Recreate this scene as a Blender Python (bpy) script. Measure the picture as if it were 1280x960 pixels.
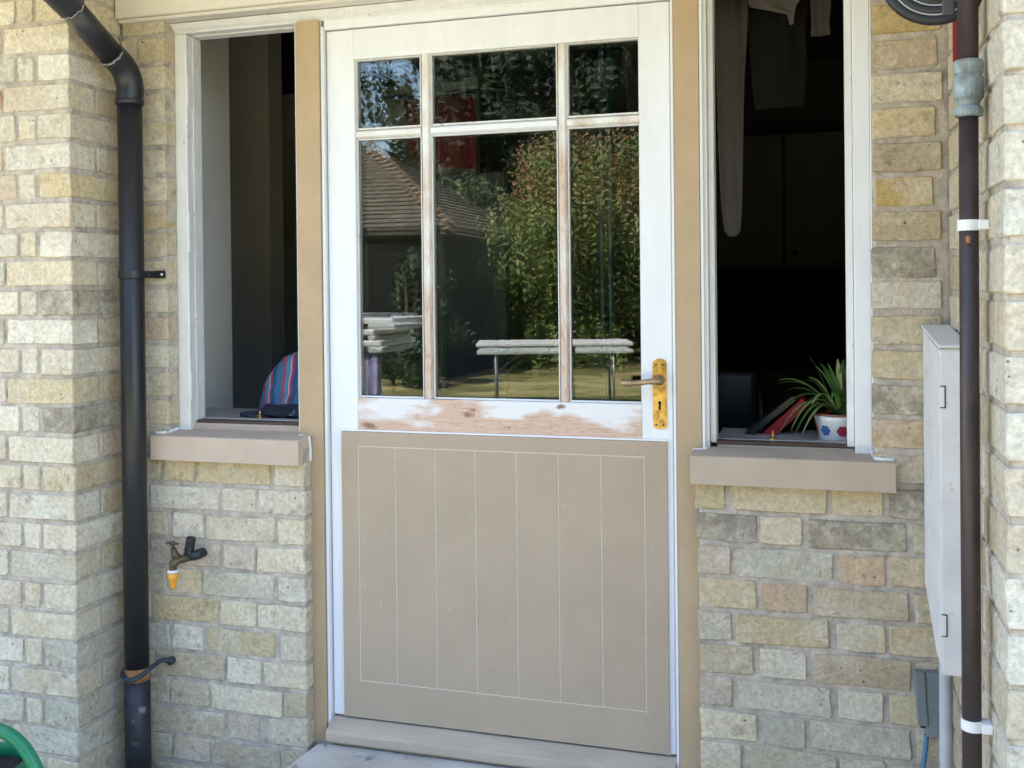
import bpy, bmesh, math, random
import numpy as np
from mathutils import Vector, Matrix
from math import sin, cos, pi, radians

for o in list(bpy.data.objects):
    bpy.data.objects.remove(o)
scene = bpy.context.scene
COL = scene.collection

# ------------------------------------------------------------------ camera
cam_data = bpy.data.cameras.new('camera')
cam_data.sensor_width = 36.0
cam_data.lens = 1276.9 / 1280.0 * 36.0
cam_data.shift_y = -(480.0 - 366.0) / 1280.0
cam_data.clip_start = 0.02
cam_data.clip_end = 500.0
cam = bpy.data.objects.new('camera', cam_data)
COL.objects.link(cam)
cr = Vector((0.95780518, 0.28722672, -0.01049001))
cu = Vector((0.00808957, 0.00954282, 0.99992174))
cf = Vector((-0.28730435, 0.95781509, -0.00681662))
M = Matrix((cr, cu, -cf)).transposed().to_4x4()
M.translation = Vector((0.0, -2.515, 1.342))
cam.matrix_world = M
scene.camera = cam

# ------------------------------------------------------------------ light
SUN_ELEV, SUN_AZ = radians(57), radians(-25)      # the sun stands over the roof behind the wall
world = bpy.data.worlds.new('World')
scene.world = world
world.use_nodes = True
wn = world.node_tree
bgn = wn.nodes['Background']
sky = wn.nodes.new('ShaderNodeTexSky')
sky.sky_type = 'NISHITA'
sky.sun_disc = False
sky.sun_elevation = SUN_ELEV
sky.sun_rotation = SUN_AZ
sky.dust_density = 1.6
sky.ozone_density = 0.9
wn.links.new(sky.outputs[0], bgn.inputs[0])
bgn.inputs[1].default_value = 0.115
sun_data = bpy.data.lights.new('sun', 'SUN')
sun_data.energy = 4.6
sun_data.angle = radians(0.5)
sun_data.color = (1.0, 0.95, 0.87)
sun = bpy.data.objects.new('sun', sun_data)
COL.objects.link(sun)
sdir = Vector((sin(SUN_AZ) * cos(SUN_ELEV), cos(SUN_AZ) * cos(SUN_ELEV), sin(SUN_ELEV)))
sun.rotation_euler = sdir.to_track_quat('Z', 'Y').to_euler()
sun.location = (0, 4, 9)
scene.view_settings.view_transform = 'Standard'
scene.view_settings.look = 'None'
scene.view_settings.gamma = 1.0
scene.view_settings.use_curve_mapping = False
scene.view_settings.exposure = 3.1
scene.render.engine = 'CYCLES'

# ------------------------------------------------------------------ helpers
rnd = random.Random(7)
BASE = {}


def tag(o, label=None, cat=None, group=None, kind=None):
    if label: o['label'] = label
    if cat: o['category'] = cat
    if group: o['group'] = group
    if kind: o['kind'] = kind
    return o


def thing(name, label, cat, loc=(0, 0, 0), group=None):
    o = bpy.data.objects.new(name, None)
    o.empty_display_size = 0.05
    COL.objects.link(o)
    o.location = loc
    BASE[o] = Vector(loc)
    return tag(o, label, cat, group)


def link(name, me, parent=None, base=None):
    o = bpy.data.objects.new(name, me)
    COL.objects.link(o)
    if parent is not None:
        o.parent = parent
    return o


def obj(name, bm, m, parent=None, smooth=False, origin=None):
    """bm is in world metres; the object keeps that place whatever its parent's origin is"""
    if parent is not None:
        b = BASE.get(parent, Vector((0, 0, 0)))
        off = b
    else:
        off = Vector(origin) if origin else Vector((0, 0, 0))
    bmesh.ops.translate(bm, verts=bm.verts, vec=-off)
    bmesh.ops.recalc_face_normals(bm, faces=bm.faces)
    me = bpy.data.meshes.new(name)
    bm.to_mesh(me)
    bm.free()
    ms = m if isinstance(m, (list, tuple)) else [m]
    for q in ms:
        me.materials.append(q)
    if smooth:
        for f in me.polygons:
            f.use_smooth = True
    o = link(name, me, parent)
    if parent is None:
        o.location = off
    BASE[o] = off
    return o


def B():
    return bmesh.new()


def box(bm, x0, x1, y0, y1, z0, z1, bv=0.0, seg=1):
    r = bmesh.ops.create_cube(bm, size=1.0)
    vs = r['verts']
    for v in vs:
        v.co = Vector(((x0 + x1) / 2 + v.co.x * (x1 - x0), (y0 + y1) / 2 + v.co.y * (y1 - y0), (z0 + z1) / 2 + v.co.z * (z1 - z0)))
    if bv > 0:
        es = set(e for v in vs for e in v.link_edges)
        bmesh.ops.bevel(bm, geom=list(es), offset=bv, segments=seg, profile=0.5, affect='EDGES')
    return bm


def bx(x0, x1, y0, y1, z0, z1, bv=0.0, seg=1):
    return box(B(), x0, x1, y0, y1, z0, z1, bv, seg)


def ring(bm, c, n_dir, up, r, n, ry=None):
    s = n_dir.cross(up).normalized()
    u = s.cross(n_dir).normalized()
    return [bm.verts.new(c + s * (cos(2 * pi * i / n) * r) + u * (sin(2 * pi * i / n) * (ry or r))) for i in range(n)]


def bridge(bm, a, b):
    n = len(a)
    for i in range(n):
        bm.faces.new((a[i], a[(i + 1) % n], b[(i + 1) % n], b[i]))


def tube(bm, pts, rad, n=14, caps=True, close=False):
    pts = [Vector(p) for p in pts]
    k = len(pts)
    rad = rad if isinstance(rad, (list, tuple)) else [rad] * k
    up = Vector((0, 0, 1))
    d0 = (pts[1] - pts[0]).normalized()
    if abs(d0.dot(up)) > 0.9:
        up = Vector((0, 1, 0))
    rings = []
    for i in range(k):
        if close:
            d = pts[(i + 1) % k] - pts[i - 1]
        else:
            d = pts[min(i + 1, k - 1)] - pts[max(i - 1, 0)]
        d.normalize()
        up = (up - d * up.dot(d)).normalized()
        rings.append(ring(bm, pts[i], d, up, rad[i], n))
    for a, b in zip(rings[:-1], rings[1:]):
        bridge(bm, a, b)
    if close:
        bridge(bm, rings[-1], rings[0])
    elif caps:
        bm.faces.new(rings[0])
        bm.faces.new(rings[-1])
    return bm


def smooth_path(pts, n=6):
    """Catmull-Rom through pts"""
    P = [Vector(p) for p in pts]
    P = [P[0] * 2 - P[1]] + P + [P[-1] * 2 - P[-2]]
    out = []
    for i in range(1, len(P) - 2):
        for j in range(n):
            t = j / n
            a, b, c, d = P[i - 1], P[i], P[i + 1], P[i + 2]
            out.append(0.5 * ((2 * b) + (c - a) * t + (2 * a - 5 * b + 4 * c - d) * t * t + (3 * b - a - 3 * c + d) * t ** 3))
    out.append(P[-2])
    return out


def lathe(bm, prof, c, n=28, axis='Z'):
    c = Vector(c)
    rings = []
    for r, h in prof:
        vs = []
        for i in range(n):
            a = 2 * pi * i / n
            if axis == 'Z':
                p = Vector((cos(a) * r, sin(a) * r, h))
            elif axis == 'Y':
                p = Vector((cos(a) * r, h, sin(a) * r))
            else:
                p = Vector((h, cos(a) * r, sin(a) * r))
            vs.append(bm.verts.new(c + p))
        rings.append(vs)
    for a, b in zip(rings[:-1], rings[1:]):
        bridge(bm, a, b)
    bm.faces.new(rings[0])
    bm.faces.new(rings[-1])
    return bm


def prism(bm, poly, h0, h1, axis='Y'):
    """poly in the plane across axis; extruded h0..h1"""
    def mk(p, h):
        if axis == 'Y': return bm.verts.new((p[0], h, p[1]))
        if axis == 'X': return bm.verts.new((h, p[0], p[1]))
        return bm.verts.new((p[0], p[1], h))
    a = [mk(p, h0) for p in poly]
    b = [mk(p, h1) for p in poly]
    bm.faces.new(a)
    bm.faces.new(b)
    bridge(bm, a, b)
    return bm


# ------------------------------------------------------------------ materials
def mat(name, col=(0.5, 0.5, 0.5), rough=0.6, metal=0.0, spec=0.5, var=0.12, scale=14.0, bump=0.0, bscale=60.0, stretch=(1, 1, 1), col2=None, spot=None, coat=0.0):
    m = bpy.data.materials.new(name)
    m.use_nodes = True
    nt = m.node_tree
    N, L = nt.nodes, nt.links
    b = N['Principled BSDF']
    b.inputs['Roughness'].default_value = rough
    b.inputs['Metallic'].default_value = metal
    b.inputs['Specular IOR Level'].default_value = spec
    b.inputs['Coat Weight'].default_value = coat
    tc = N.new('ShaderNodeTexCoord')
    mp = N.new('ShaderNodeMapping')
    mp.inputs['Scale'].default_value = stretch
    L.new(tc.outputs['Object'], mp.inputs['Vector'])
    n1 = N.new('ShaderNodeTexNoise')
    n1.inputs['Scale'].default_value = scale
    n1.inputs['Detail'].default_value = 6
    n1.inputs['Roughness'].default_value = 0.65
    L.new(mp.outputs[0], n1.inputs['Vector'])
    rp = N.new('ShaderNodeValToRGB')
    c2 = col2 if col2 else tuple(c * (1 - var * 2) for c in col)
    rp.color_ramp.elements[0].position = 0.30
    rp.color_ramp.elements[0].color = (*c2, 1)
    rp.color_ramp.elements[1].position = 0.68
    rp.color_ramp.elements[1].color = (*[min(1, c * (1 + var * 0.5)) for c in col], 1)
    L.new(n1.outputs['Fac'], rp.inputs['Fac'])
    out = rp.outputs[0]
    if spot:      # (colour, scale, threshold, soft)
        n2 = N.new('ShaderNodeTexNoise')
        n2.inputs['Scale'].default_value = spot[1]
        n2.inputs['Detail'].default_value = 5
        L.new(mp.outputs[0], n2.inputs['Vector'])
        r2 = N.new('ShaderNodeValToRGB')
        r2.color_ramp.elements[0].position = spot[2]
        r2.color_ramp.elements[1].position = spot[2] + spot[3]
        L.new(n2.outputs['Fac'], r2.inputs['Fac'])
        mx = N.new('ShaderNodeMix')
        mx.data_type = 'RGBA'
        L.new(r2.outputs[0], mx.inputs['Factor'])
        L.new(out, mx.inputs['A'])
        mx.inputs['B'].default_value = (*spot[0], 1)
        out = mx.outputs['Result']
    L.new(out, b.inputs['Base Color'])
    rr = N.new('ShaderNodeMapRange')
    rr.inputs['To Min'].default_value = max(0.02, rough - 0.12)
    rr.inputs['To Max'].default_value = min(1, rough + 0.12)
    L.new(n1.outputs['Fac'], rr.inputs['Value'])
    L.new(rr.outputs[0], b.inputs['Roughness'])
    if bump > 0:
        n3 = N.new('ShaderNodeTexNoise')
        n3.inputs['Scale'].default_value = bscale
        n3.inputs['Detail'].default_value = 5
        L.new(mp.outputs[0], n3.inputs['Vector'])
        bp = N.new('ShaderNodeBump')
        bp.inputs['Strength'].default_value = bump
        bp.inputs['Distance'].default_value = 0.004
        L.new(n3.outputs['Fac'], bp.inputs['Height'])
        L.new(bp.outputs[0], b.inputs['Normal'])
    return m


def brick_material():
    m = bpy.data.materials.new('weathered_brick')
    m.use_nodes = True
    nt = m.node_tree
    N, L = nt.nodes, nt.links
    b = N['Principled BSDF']
    b.inputs['Roughness'].default_value = 0.9
    b.inputs['Specular IOR Level'].default_value = 0.2
    oi = N.new('ShaderNodeObjectInfo')
    tc = N.new('ShaderNodeTexCoord')
    sc = N.new('ShaderNodeVectorMath'); sc.operation = 'SCALE'
    cb = N.new('ShaderNodeCombineXYZ')
    L.new(oi.outputs['Random'], cb.inputs[0]); L.new(oi.outputs['Random'], cb.inputs[1]); L.new(oi.outputs['Random'], cb.inputs[2])
    L.new(cb.outputs[0], sc.inputs[0]); sc.inputs['Scale'].default_value = 37.0
    ad = N.new('ShaderNodeVectorMath'); ad.operation = 'ADD'
    L.new(tc.outputs['Object'], ad.inputs[0]); L.new(sc.outputs[0], ad.inputs[1])

    def noise(s, d=5, r=0.6):
        n = N.new('ShaderNodeTexNoise')
        n.inputs['Scale'].default_value = s
        n.inputs['Detail'].default_value = d
        n.inputs['Roughness'].default_value = r
        L.new(ad.outputs[0], n.inputs['Vector'])
        return n.outputs['Fac']

    def ramp(f, a, c, va=0.0, vb=1.0):
        r = N.new('ShaderNodeMapRange')
        r.inputs['From Min'].default_value = a; r.inputs['From Max'].default_value = c
        r.inputs['To Min'].default_value = va; r.inputs['To Max'].default_value = vb
        L.new(f, r.inputs['Value'])
        return r.outputs[0]

    def mix(f, a, bcol, mode='MIX'):
        x = N.new('ShaderNodeMix'); x.data_type = 'RGBA'; x.blend_type = mode
        if isinstance(f, float): x.inputs['Factor'].default_value = f
        else: L.new(f, x.inputs['Factor'])
        if isinstance(a, tuple): x.inputs['A'].default_value = (*a, 1)
        else: L.new(a, x.inputs['A'])
        if isinstance(bcol, tuple): x.inputs['B'].default_value = (*bcol, 1)
        else: L.new(bcol, x.inputs['B'])
        return x.outputs['Result']
    inv = N.new('ShaderNodeMath'); inv.operation = 'MULTIPLY_ADD'; inv.inputs[1].default_value = -0.2; inv.inputs[2].default_value = 0.2
    L.new(oi.outputs['Alpha'], inv.inputs[0])
    sm = N.new('ShaderNodeMath'); sm.operation = 'ADD'
    L.new(noise(19, 6, 0.75), sm.inputs[0]); L.new(inv.outputs[0], sm.inputs[1])
    sooty = sm.outputs[0]
    big = noise(11, 4, 0.55)
    col = mix(ramp(big, 0.40, 0.70, 0.0, 0.50), oi.outputs['Color'], (0.55, 0.42, 0.27))        # yellow fire-skin
    col = mix(ramp(noise(8, 5, 0.65), 0.48, 0.66, 0.0, 0.65), col, (0.70, 0.628, 0.505))                 # lime bloom
    col = mix(ramp(sooty, 0.585, 0.73, 0.0, 0.66), col, (0.22, 0.18, 0.14))         # soot
    fine = noise(80, 7, 0.78)
    col = mix(1.0, col, ramp(fine, 0.28, 0.72, 0.66, 1.36), 'MULTIPLY')
    vo = N.new('ShaderNodeTexVoronoi'); vo.inputs['Scale'].default_value = 62
    L.new(ad.outputs[0], vo.inputs['Vector'])
    gate = ramp(noise(30, 3), 0.60, 0.68)
    pit0 = ramp(vo.outputs['Distance'], 0.22, 0.10)
    pm = N.new('ShaderNodeMath'); pm.operation = 'MULTIPLY'; pm.use_clamp = True
    L.new(pit0, pm.inputs[0]); L.new(gate, pm.inputs[1])
    col = mix(pm.outputs[0], col, (0.14, 0.115, 0.09))
    L.new(col, b.inputs['Base Color'])
    h = N.new('ShaderNodeMath'); h.operation = 'SUBTRACT'
    L.new(fine, h.inputs[0]); L.new(pm.outputs[0], h.inputs[1])
    h2 = N.new('ShaderNodeMath'); h2.operation = 'ADD'
    L.new(h.outputs[0], h2.inputs[0]); L.new(noise(28, 4), h2.inputs[1])
    bp = N.new('ShaderNodeBump'); bp.inputs['Strength'].default_value = 0.8; bp.inputs['Distance'].default_value = 0.008
    L.new(h2.outputs[0], bp.inputs['Height']); L.new(bp.outputs[0], b.inputs['Normal'])
    return m


def painted_wood(name, paint, wood=(0.52, 0.34, 0.22), cover=0.45, soft=0.12, stretch=(2.5, 8, 40), mscale=1.0, mstretch=(6, 6, 6), knots=(), zg=(0.0, 0.0)):
    """pine with patches of paint left on it; cover = share threshold of bare wood"""
    m = bpy.data.materials.new(name)
    m.use_nodes = True
    nt = m.node_tree
    N, L = nt.nodes, nt.links
    b = N['Principled BSDF']
    b.inputs['Roughness'].default_value = 0.6
    tc = N.new('ShaderNodeTexCoord')
    mp = N.new('ShaderNodeMapping'); mp.inputs['Scale'].default_value = stretch
    L.new(tc.outputs['Object'], mp.inputs['Vector'])
    g = N.new('ShaderNodeTexNoise'); g.inputs['Scale'].default_value = 3.0; g.inputs['Detail'].default_value = 4
    g.inputs['Distortion'].default_value = 1.2
    L.new(mp.outputs[0], g.inputs['Vector'])
    sn = N.new('ShaderNodeMath'); sn.operation = 'MULTIPLY'; sn.inputs[1].default_value = 38.0
    L.new(g.outputs['Fac'], sn.inputs[0])
    si = N.new('ShaderNodeMath'); si.operation = 'SINE'
    L.new(sn.outputs[0], si.inputs[0])
    wr = N.new('ShaderNodeMapRange'); wr.inputs['From Min'].default_value = -1
    L.new(si.outputs[0], wr.inputs['Value'])
    wc = N.new('ShaderNodeMix'); wc.data_type = 'RGBA'
    wc.inputs['A'].default_value = (*wood, 1)
    wc.inputs['B'].default_value = (wood[0] * 0.80, wood[1] * 0.68, wood[2] * 0.60, 1)
    sq = N.new('ShaderNodeMath'); sq.operation = 'POWER'; sq.inputs[1].default_value = 3.0
    L.new(wr.outputs[0], sq.inputs[0]); L.new(sq.outputs[0], wc.inputs['Factor'])
    mp2 = N.new('ShaderNodeMapping'); mp2.inputs['Scale'].default_value = mstretch
    L.new(tc.outputs['Object'], mp2.inputs['Vector'])
    mn = N.new('ShaderNodeTexNoise'); mn.inputs['Scale'].default_value = mscale; mn.inputs['Detail'].default_value = 5
    L.new(mp2.outputs[0], mn.inputs['Vector'])
    sz = N.new('ShaderNodeSeparateXYZ'); L.new(tc.outputs['Object'], sz.inputs[0])
    g1 = N.new('ShaderNodeMath'); g1.operation = 'SUBTRACT'; g1.inputs[1].default_value = zg[0]; L.new(sz.outputs[2], g1.inputs[0])
    g2 = N.new('ShaderNodeMath'); g2.operation = 'MULTIPLY_ADD'; g2.inputs[1].default_value = zg[1]
    L.new(g1.outputs[0], g2.inputs[0]); L.new(mn.outputs['Fac'], g2.inputs[2])
    mr = N.new('ShaderNodeMapRange'); mr.inputs['From Min'].default_value = cover; mr.inputs['From Max'].default_value = cover + soft
    L.new(g2.outputs[0], mr.inputs['Value'])
    fin = N.new('ShaderNodeMix'); fin.data_type = 'RGBA'
    L.new(mr.outputs[0], fin.inputs['Factor']); L.new(wc.outputs['Result'], fin.inputs['A']); fin.inputs['B'].default_value = (*paint, 1)
    out = fin.outputs['Result']
    for (kx, ky, kz, kr) in knots:
        sb = N.new('ShaderNodeVectorMath'); sb.operation = 'SUBTRACT'
        L.new(tc.outputs['Object'], sb.inputs[0]); sb.inputs[1].default_value = (kx, ky, kz)
        wob = N.new('ShaderNodeTexNoise'); wob.inputs['Scale'].default_value = 70
        L.new(tc.outputs['Object'], wob.inputs['Vector'])
        ml = N.new('ShaderNodeVectorMath'); ml.operation = 'MULTIPLY'; ml.inputs[1].default_value = (0.62, 0.0, 1.25)
        L.new(sb.outputs[0], ml.inputs[0])
        ln = N.new('ShaderNodeVectorMath'); ln.operation = 'LENGTH'; L.new(ml.outputs[0], ln.inputs[0])
        dd = N.new('ShaderNodeMath'); dd.operation = 'MULTIPLY_ADD'; dd.inputs[1].default_value = 0.018; L.new(wob.outputs['Fac'], dd.inputs[0])
        of = N.new('ShaderNodeMath'); of.operation = 'SUBTRACT'; of.inputs[1].default_value = 0.009
        L.new(ln.outputs['Value'], of.inputs[0]); L.new(of.outputs[0], dd.inputs[2])
        kk = N.new('ShaderNodeMapRange'); kk.inputs['From Min'].default_value = kr; kk.inputs['From Max'].default_value = kr * 0.25
        L.new(dd.outputs[0], kk.inputs['Value'])
        kmx = N.new('ShaderNodeMix'); kmx.data_type = 'RGBA'
        L.new(kk.outputs[0], kmx.inputs['Factor']); L.new(out, kmx.inputs['A']); kmx.inputs['B'].default_value = (0.27, 0.15, 0.095, 1)
        out = kmx.outputs['Result']
    L.new(out, b.inputs['Base Color'])
    bp = N.new('ShaderNodeBump'); bp.inputs['Strength'].default_value = 0.15; bp.inputs['Distance'].default_value = 0.002
    L.new(wr.outputs[0], bp.inputs['Height']); L.new(bp.outputs[0], b.inputs['Normal'])
    return m


def glass_material():
    m = bpy.data.materials.new('window_glass')
    m.use_nodes = True
    nt = m.node_tree
    N, L = nt.nodes, nt.links
    N.remove(N['Principled BSDF'])
    fr = N.new('ShaderNodeFresnel'); fr.inputs['IOR'].default_value = 1.52
    gl = N.new('ShaderNodeBsdfGlossy'); gl.inputs['Roughness'].default_value = 0.0
    tr = N.new('ShaderNodeBsdfTransparent'); tr.inputs[0].default_value = (0.95, 0.97, 0.96, 1)
    mx = N.new('ShaderNodeMixShader')
    L.new(fr.outputs[0], mx.inputs[0]); L.new(tr.outputs[0], mx.inputs[1]); L.new(gl.outputs[0], mx.inputs[2])
    L.new(mx.outputs[0], N['Material Output'].inputs[0])
    return m


def stripes_material(name, cols, scale, axis=0, rough=0.9):
    m = bpy.data.materials.new(name)
    m.use_nodes = True
    nt = m.node_tree
    N, L = nt.nodes, nt.links
    b = N['Principled BSDF']
    b.inputs['Roughness'].default_value = rough
    tc = N.new('ShaderNodeTexCoord')
    nz = N.new('ShaderNodeTexNoise'); nz.inputs['Scale'].default_value = 9
    L.new(tc.outputs['Object'], nz.inputs['Vector'])
    sx = N.new('ShaderNodeSeparateXYZ')
    L.new(tc.outputs['Object'], sx.inputs[0])
    ma = N.new('ShaderNodeMath'); ma.operation = 'MULTIPLY_ADD'; ma.inputs[1].default_value = 0.03
    L.new(nz.outputs['Fac'], ma.inputs[0]); L.new(sx.outputs[axis], ma.inputs[2])
    mu = N.new('ShaderNodeMath'); mu.operation = 'MULTIPLY'; mu.inputs[1].default_value = scale
    L.new(ma.outputs[0], mu.inputs[0])
    fr = N.new('ShaderNodeMath'); fr.operation = 'FRACT'
    L.new(mu.outputs[0], fr.inputs[0])
    r = N.new('ShaderNodeValToRGB'); r.color_ramp.interpolation = 'CONSTANT'
    while len(r.color_ramp.elements) < len(cols):
        r.color_ramp.elements.new(0.5)
    for i, (p, c) in enumerate(cols):
        r.color_ramp.elements[i].position = p
        r.color_ramp.elements[i].color = (*c, 1)
    L.new(fr.outputs[0], r.inputs['Fac']); L.new(r.outputs[0], b.inputs['Base Color'])
    return m


DOOR_BASE = (-0.83, 0.085, 0.15)
KN = [(-0.9, 0.065, 0.998, 0.013), (-0.888, 0.065, 1.012, 0.008), (-0.645, 0.065, 1.026, 0.010), (-1.19, 0.065, 0.962, 0.015), (-1.175, 0.065, 0.956, 0.010), (-0.79, 0.065, 0.968, 0.007)]
BRICK = brick_material()
MORTAR = mat('lime_mortar', (0.54, 0.47, 0.39), 0.95, spec=0.15, var=0.2, scale=30, bump=0.8, bscale=140, spot=((0.25, 0.23, 0.21), 17, 0.60, 0.14))
WHITE = mat('white_gloss_paint', (0.79, 0.795, 0.81), 0.42, var=0.03, scale=9, bump=0.10, bscale=25, stretch=(3, 3, 0.6), spot=((0.60, 0.555, 0.50), 26, 0.70, 0.06))
OLDWHITE = mat('worn_white_paint', (0.77, 0.76, 0.745), 0.5, var=0.07, scale=14, bump=0.22, bscale=35, stretch=(2, 2, 0.7), spot=((0.40, 0.34, 0.28), 30, 0.66, 0.07))
CREAM = mat('cream_board_paint', (0.72, 0.67, 0.585), 0.5, var=0.05, scale=5, bump=0.15, bscale=22, stretch=(0.5, 2, 2), spot=((0.38, 0.25, 0.17), 24, 0.72, 0.05))
MDF = mat('raw_mdf', (0.49, 0.36, 0.225), 0.85, spec=0.2, var=0.06, scale=7, bump=0.06, bscale=220)
MDF_PANEL = mat('mdf_sheet', (0.445, 0.345, 0.25), 0.8, spec=0.25, var=0.05, scale=4.5, bump=0.05, bscale=260, spot=((0.46, 0.40, 0.34), 60, 0.66, 0.1))
MDF_GROOVE = mat('routed_mdf', (0.70, 0.60, 0.50), 0.95, spec=0.1, var=0.08, scale=40, bump=0.2, bscale=240)
MDF_SILL = mat('sanded_sill_board', (0.57, 0.445, 0.345), 0.8, spec=0.25, var=0.06, scale=7, bump=0.05, bscale=200)
MDF_SILL_B = mat('shaded_sill_board', (0.47, 0.375, 0.285), 0.8, spec=0.25, var=0.06, scale=7, bump=0.05, bscale=200)  # sill board colour darkened to carry the deeper shade at the right window
THRESH = mat('threshold_board', (0.50, 0.405, 0.30), 0.75, var=0.1, scale=10, bump=0.1, bscale=100, stretch=(0.5, 3, 3))
GLASS = glass_material()
CAULK = mat('white_sealant', (0.80, 0.82, 0.84), 0.4, var=0.03)
PINE_RAIL = painted_wood('sanded_pine_rail', (0.76, 0.74, 0.73), wood=(0.64, 0.455, 0.35), cover=0.50, soft=0.10, mscale=1.0, mstretch=(5, 5, 14), zg=(0.842, 3.2),
                         knots=[(a - DOOR_BASE[0], b_ - DOOR_BASE[1], c - DOOR_BASE[2], r) for a, b_, c, r in KN])
PINE_BAR = painted_wood('sanded_pine_bar', (0.76, 0.75, 0.72), wood=(0.62, 0.49, 0.40), cover=0.46, soft=0.16, stretch=(14, 14, 2.5), mscale=1.0, mstretch=(9, 9, 5), zg=(1.40, 0.28))
BRASS = mat('worn_brass', (0.62, 0.41, 0.14), 0.30, metal=1.0, var=0.25, scale=40, spot=((0.26, 0.17, 0.08), 60, 0.54, 0.12), bump=0.1, bscale=120)
BRASS_D = mat('tarnished_brass', (0.15, 0.115, 0.07), 0.5, metal=0.8, var=0.3, scale=50, bump=0.2, bscale=90)
BRONZE = mat('rubbed_lever', (0.50, 0.36, 0.22), 0.35, metal=1.0, var=0.25, scale=40)
HOLE = mat('dark_hole', (0.012, 0.011, 0.010), 0.9, var=0.0)
BLACKPVC = mat('black_plastic_pipe', (0.018, 0.019, 0.023), 0.42, var=0.15, scale=12, spot=((0.09, 0.09, 0.095), 45, 0.73, 0.06))
OLDIRON = mat('flaking_black_iron', (0.022, 0.025, 0.034), 0.55, var=0.3, scale=18, spot=((0.16, 0.15, 0.16), 26, 0.62, 0.10), bump=0.4, bscale=50)
RUST = mat('rusty_strap', (0.30, 0.14, 0.05), 0.8, var=0.3, scale=40, bump=0.4)
STRAP = mat('blue_black_strap', (0.035, 0.045, 0.065), 0.6, var=0.3, scale=40, bump=0.3)
BROWN = mat('dark_brown_pipe_paint', (0.048, 0.032, 0.030), 0.45, var=0.2, scale=15, spot=((0.13, 0.11, 0.11), 55, 0.70, 0.05), bump=0.1)
GALV = mat('oxidised_union_metal', (0.30, 0.36, 0.36), 0.6, metal=0.3, var=0.3, scale=25, spot=((0.16, 0.13, 0.09), 30, 0.55, 0.15), bump=0.5, bscale=80)
BOXWHITE = mat('chalky_white_box', (0.72, 0.70, 0.685), 0.7, var=0.07, scale=11, spot=((0.38, 0.33, 0.29), 46, 0.66, 0.08), bump=0.15, bscale=60)
GREYPVC = mat('grey_plastic', (0.19, 0.215, 0.22), 0.55, var=0.1, scale=10)
LIGHTPVC = mat('pale_grey_conduit', (0.46, 0.47, 0.46), 0.6, var=0.1, scale=14, spot=((0.3, 0.27, 0.22), 24, 0.62, 0.1))
BLUECABLE = mat('blue_cable', (0.08, 0.22, 0.36), 0.5, var=0.15)
WHITEPVC = mat('white_plastic', (0.78, 0.78, 0.77), 0.45, var=0.05, spot=((0.5, 0.42, 0.33), 60, 0.64, 0.08))
YELLOWPVC = mat('yellow_plastic', (0.80, 0.36, 0.03), 0.4, var=0.08, scale=30)
BLACKRUB = mat('black_rubber', (0.02, 0.022, 0.026), 0.5, var=0.2, scale=30)
REDPAINT = mat('dark_red_paint', (0.22, 0.015, 0.02), 0.5, var=0.1)
GREENPVC = mat('green_plastic', (0.012, 0.20, 0.085), 0.32, var=0.12, scale=8)
CONCRETE = mat('concrete', (0.60, 0.55, 0.48), 0.9, spec=0.2, var=0.14, scale=6, bump=0.5, bscale=90, spot=((0.24, 0.235, 0.22), 20, 0.62, 0.1))
PATIO = mat('patio_concrete', (0.47, 0.43, 0.36), 0.92, spec=0.2, var=0.16, scale=3, bump=0.5, bscale=70, spot=((0.22, 0.21, 0.19), 9, 0.60, 0.12))
LAWN = mat('dry_lawn', (0.19, 0.165, 0.07), 0.95, spec=0.1, var=0.2, scale=2.6, col2=(0.075, 0.09, 0.03), bump=1.0, bscale=40, spot=((0.29, 0.235, 0.125), 1.1, 0.52, 0.10))
TILE = mat('clay_roof_tile', (0.10, 0.084, 0.066), 0.9, spec=0.2, var=0.35, scale=9, bump=0.5, bscale=60, spot=((0.17, 0.15, 0.12), 11, 0.56, 0.1))
HIPTILE = mat('pale_hip_tile', (0.30, 0.21, 0.15), 0.9, spec=0.2, var=0.2, scale=5)
DARKTIMBER = mat('black_stained_boards', (0.015, 0.017, 0.015), 0.9, spec=0.08, var=0.25, scale=4, stretch=(0.4, 2, 8))
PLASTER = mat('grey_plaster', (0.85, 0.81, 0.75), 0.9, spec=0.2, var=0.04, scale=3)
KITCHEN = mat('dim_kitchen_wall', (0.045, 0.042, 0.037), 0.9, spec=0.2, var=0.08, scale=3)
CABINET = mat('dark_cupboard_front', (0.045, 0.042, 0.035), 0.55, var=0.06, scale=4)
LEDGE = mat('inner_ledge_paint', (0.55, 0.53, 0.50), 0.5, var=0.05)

# ------------------------------------------------------------------ ground
GZ = -0.05
lawn = obj('lawn', bx(-90, 90, -110, -3.4, GZ - 0.3, GZ - 0.004), LAWN)
tag(lawn, 'dry mown lawn stretching away from the house', kind='structure')
ground = obj('ground', bx(-90, 90, -3.4, 40, GZ - 0.3, GZ - 0.012), LAWN)
tag(ground, 'earth around and under the house', kind='structure')
patio = obj('patio', bx(-7.0, 5.0, -3.399, -0.02, GZ - 0.2, GZ), PATIO)
tag(patio, 'worn concrete paving in front of the door', kind='structure')
bm = B()
prism(bm, [(-1.345, 0.042), (-1.40, -0.55), (-1.36, -0.60), (-0.36, -0.60), (-0.30, -0.55), (-0.345, 0.042)], GZ, 0.082, 'Z')
bmesh.ops.bevel(bm, geom=[e for e in bm.edges if all(v.co.z > 0.08 for v in e.verts)], offset=0.012, segments=2, affect='EDGES')
step = obj('doorstep', bm, CONCRETE, origin=(-0.85, -0.28, GZ))
tag(step, 'grey concrete doorstep below the panelled door', 'step')

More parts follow.
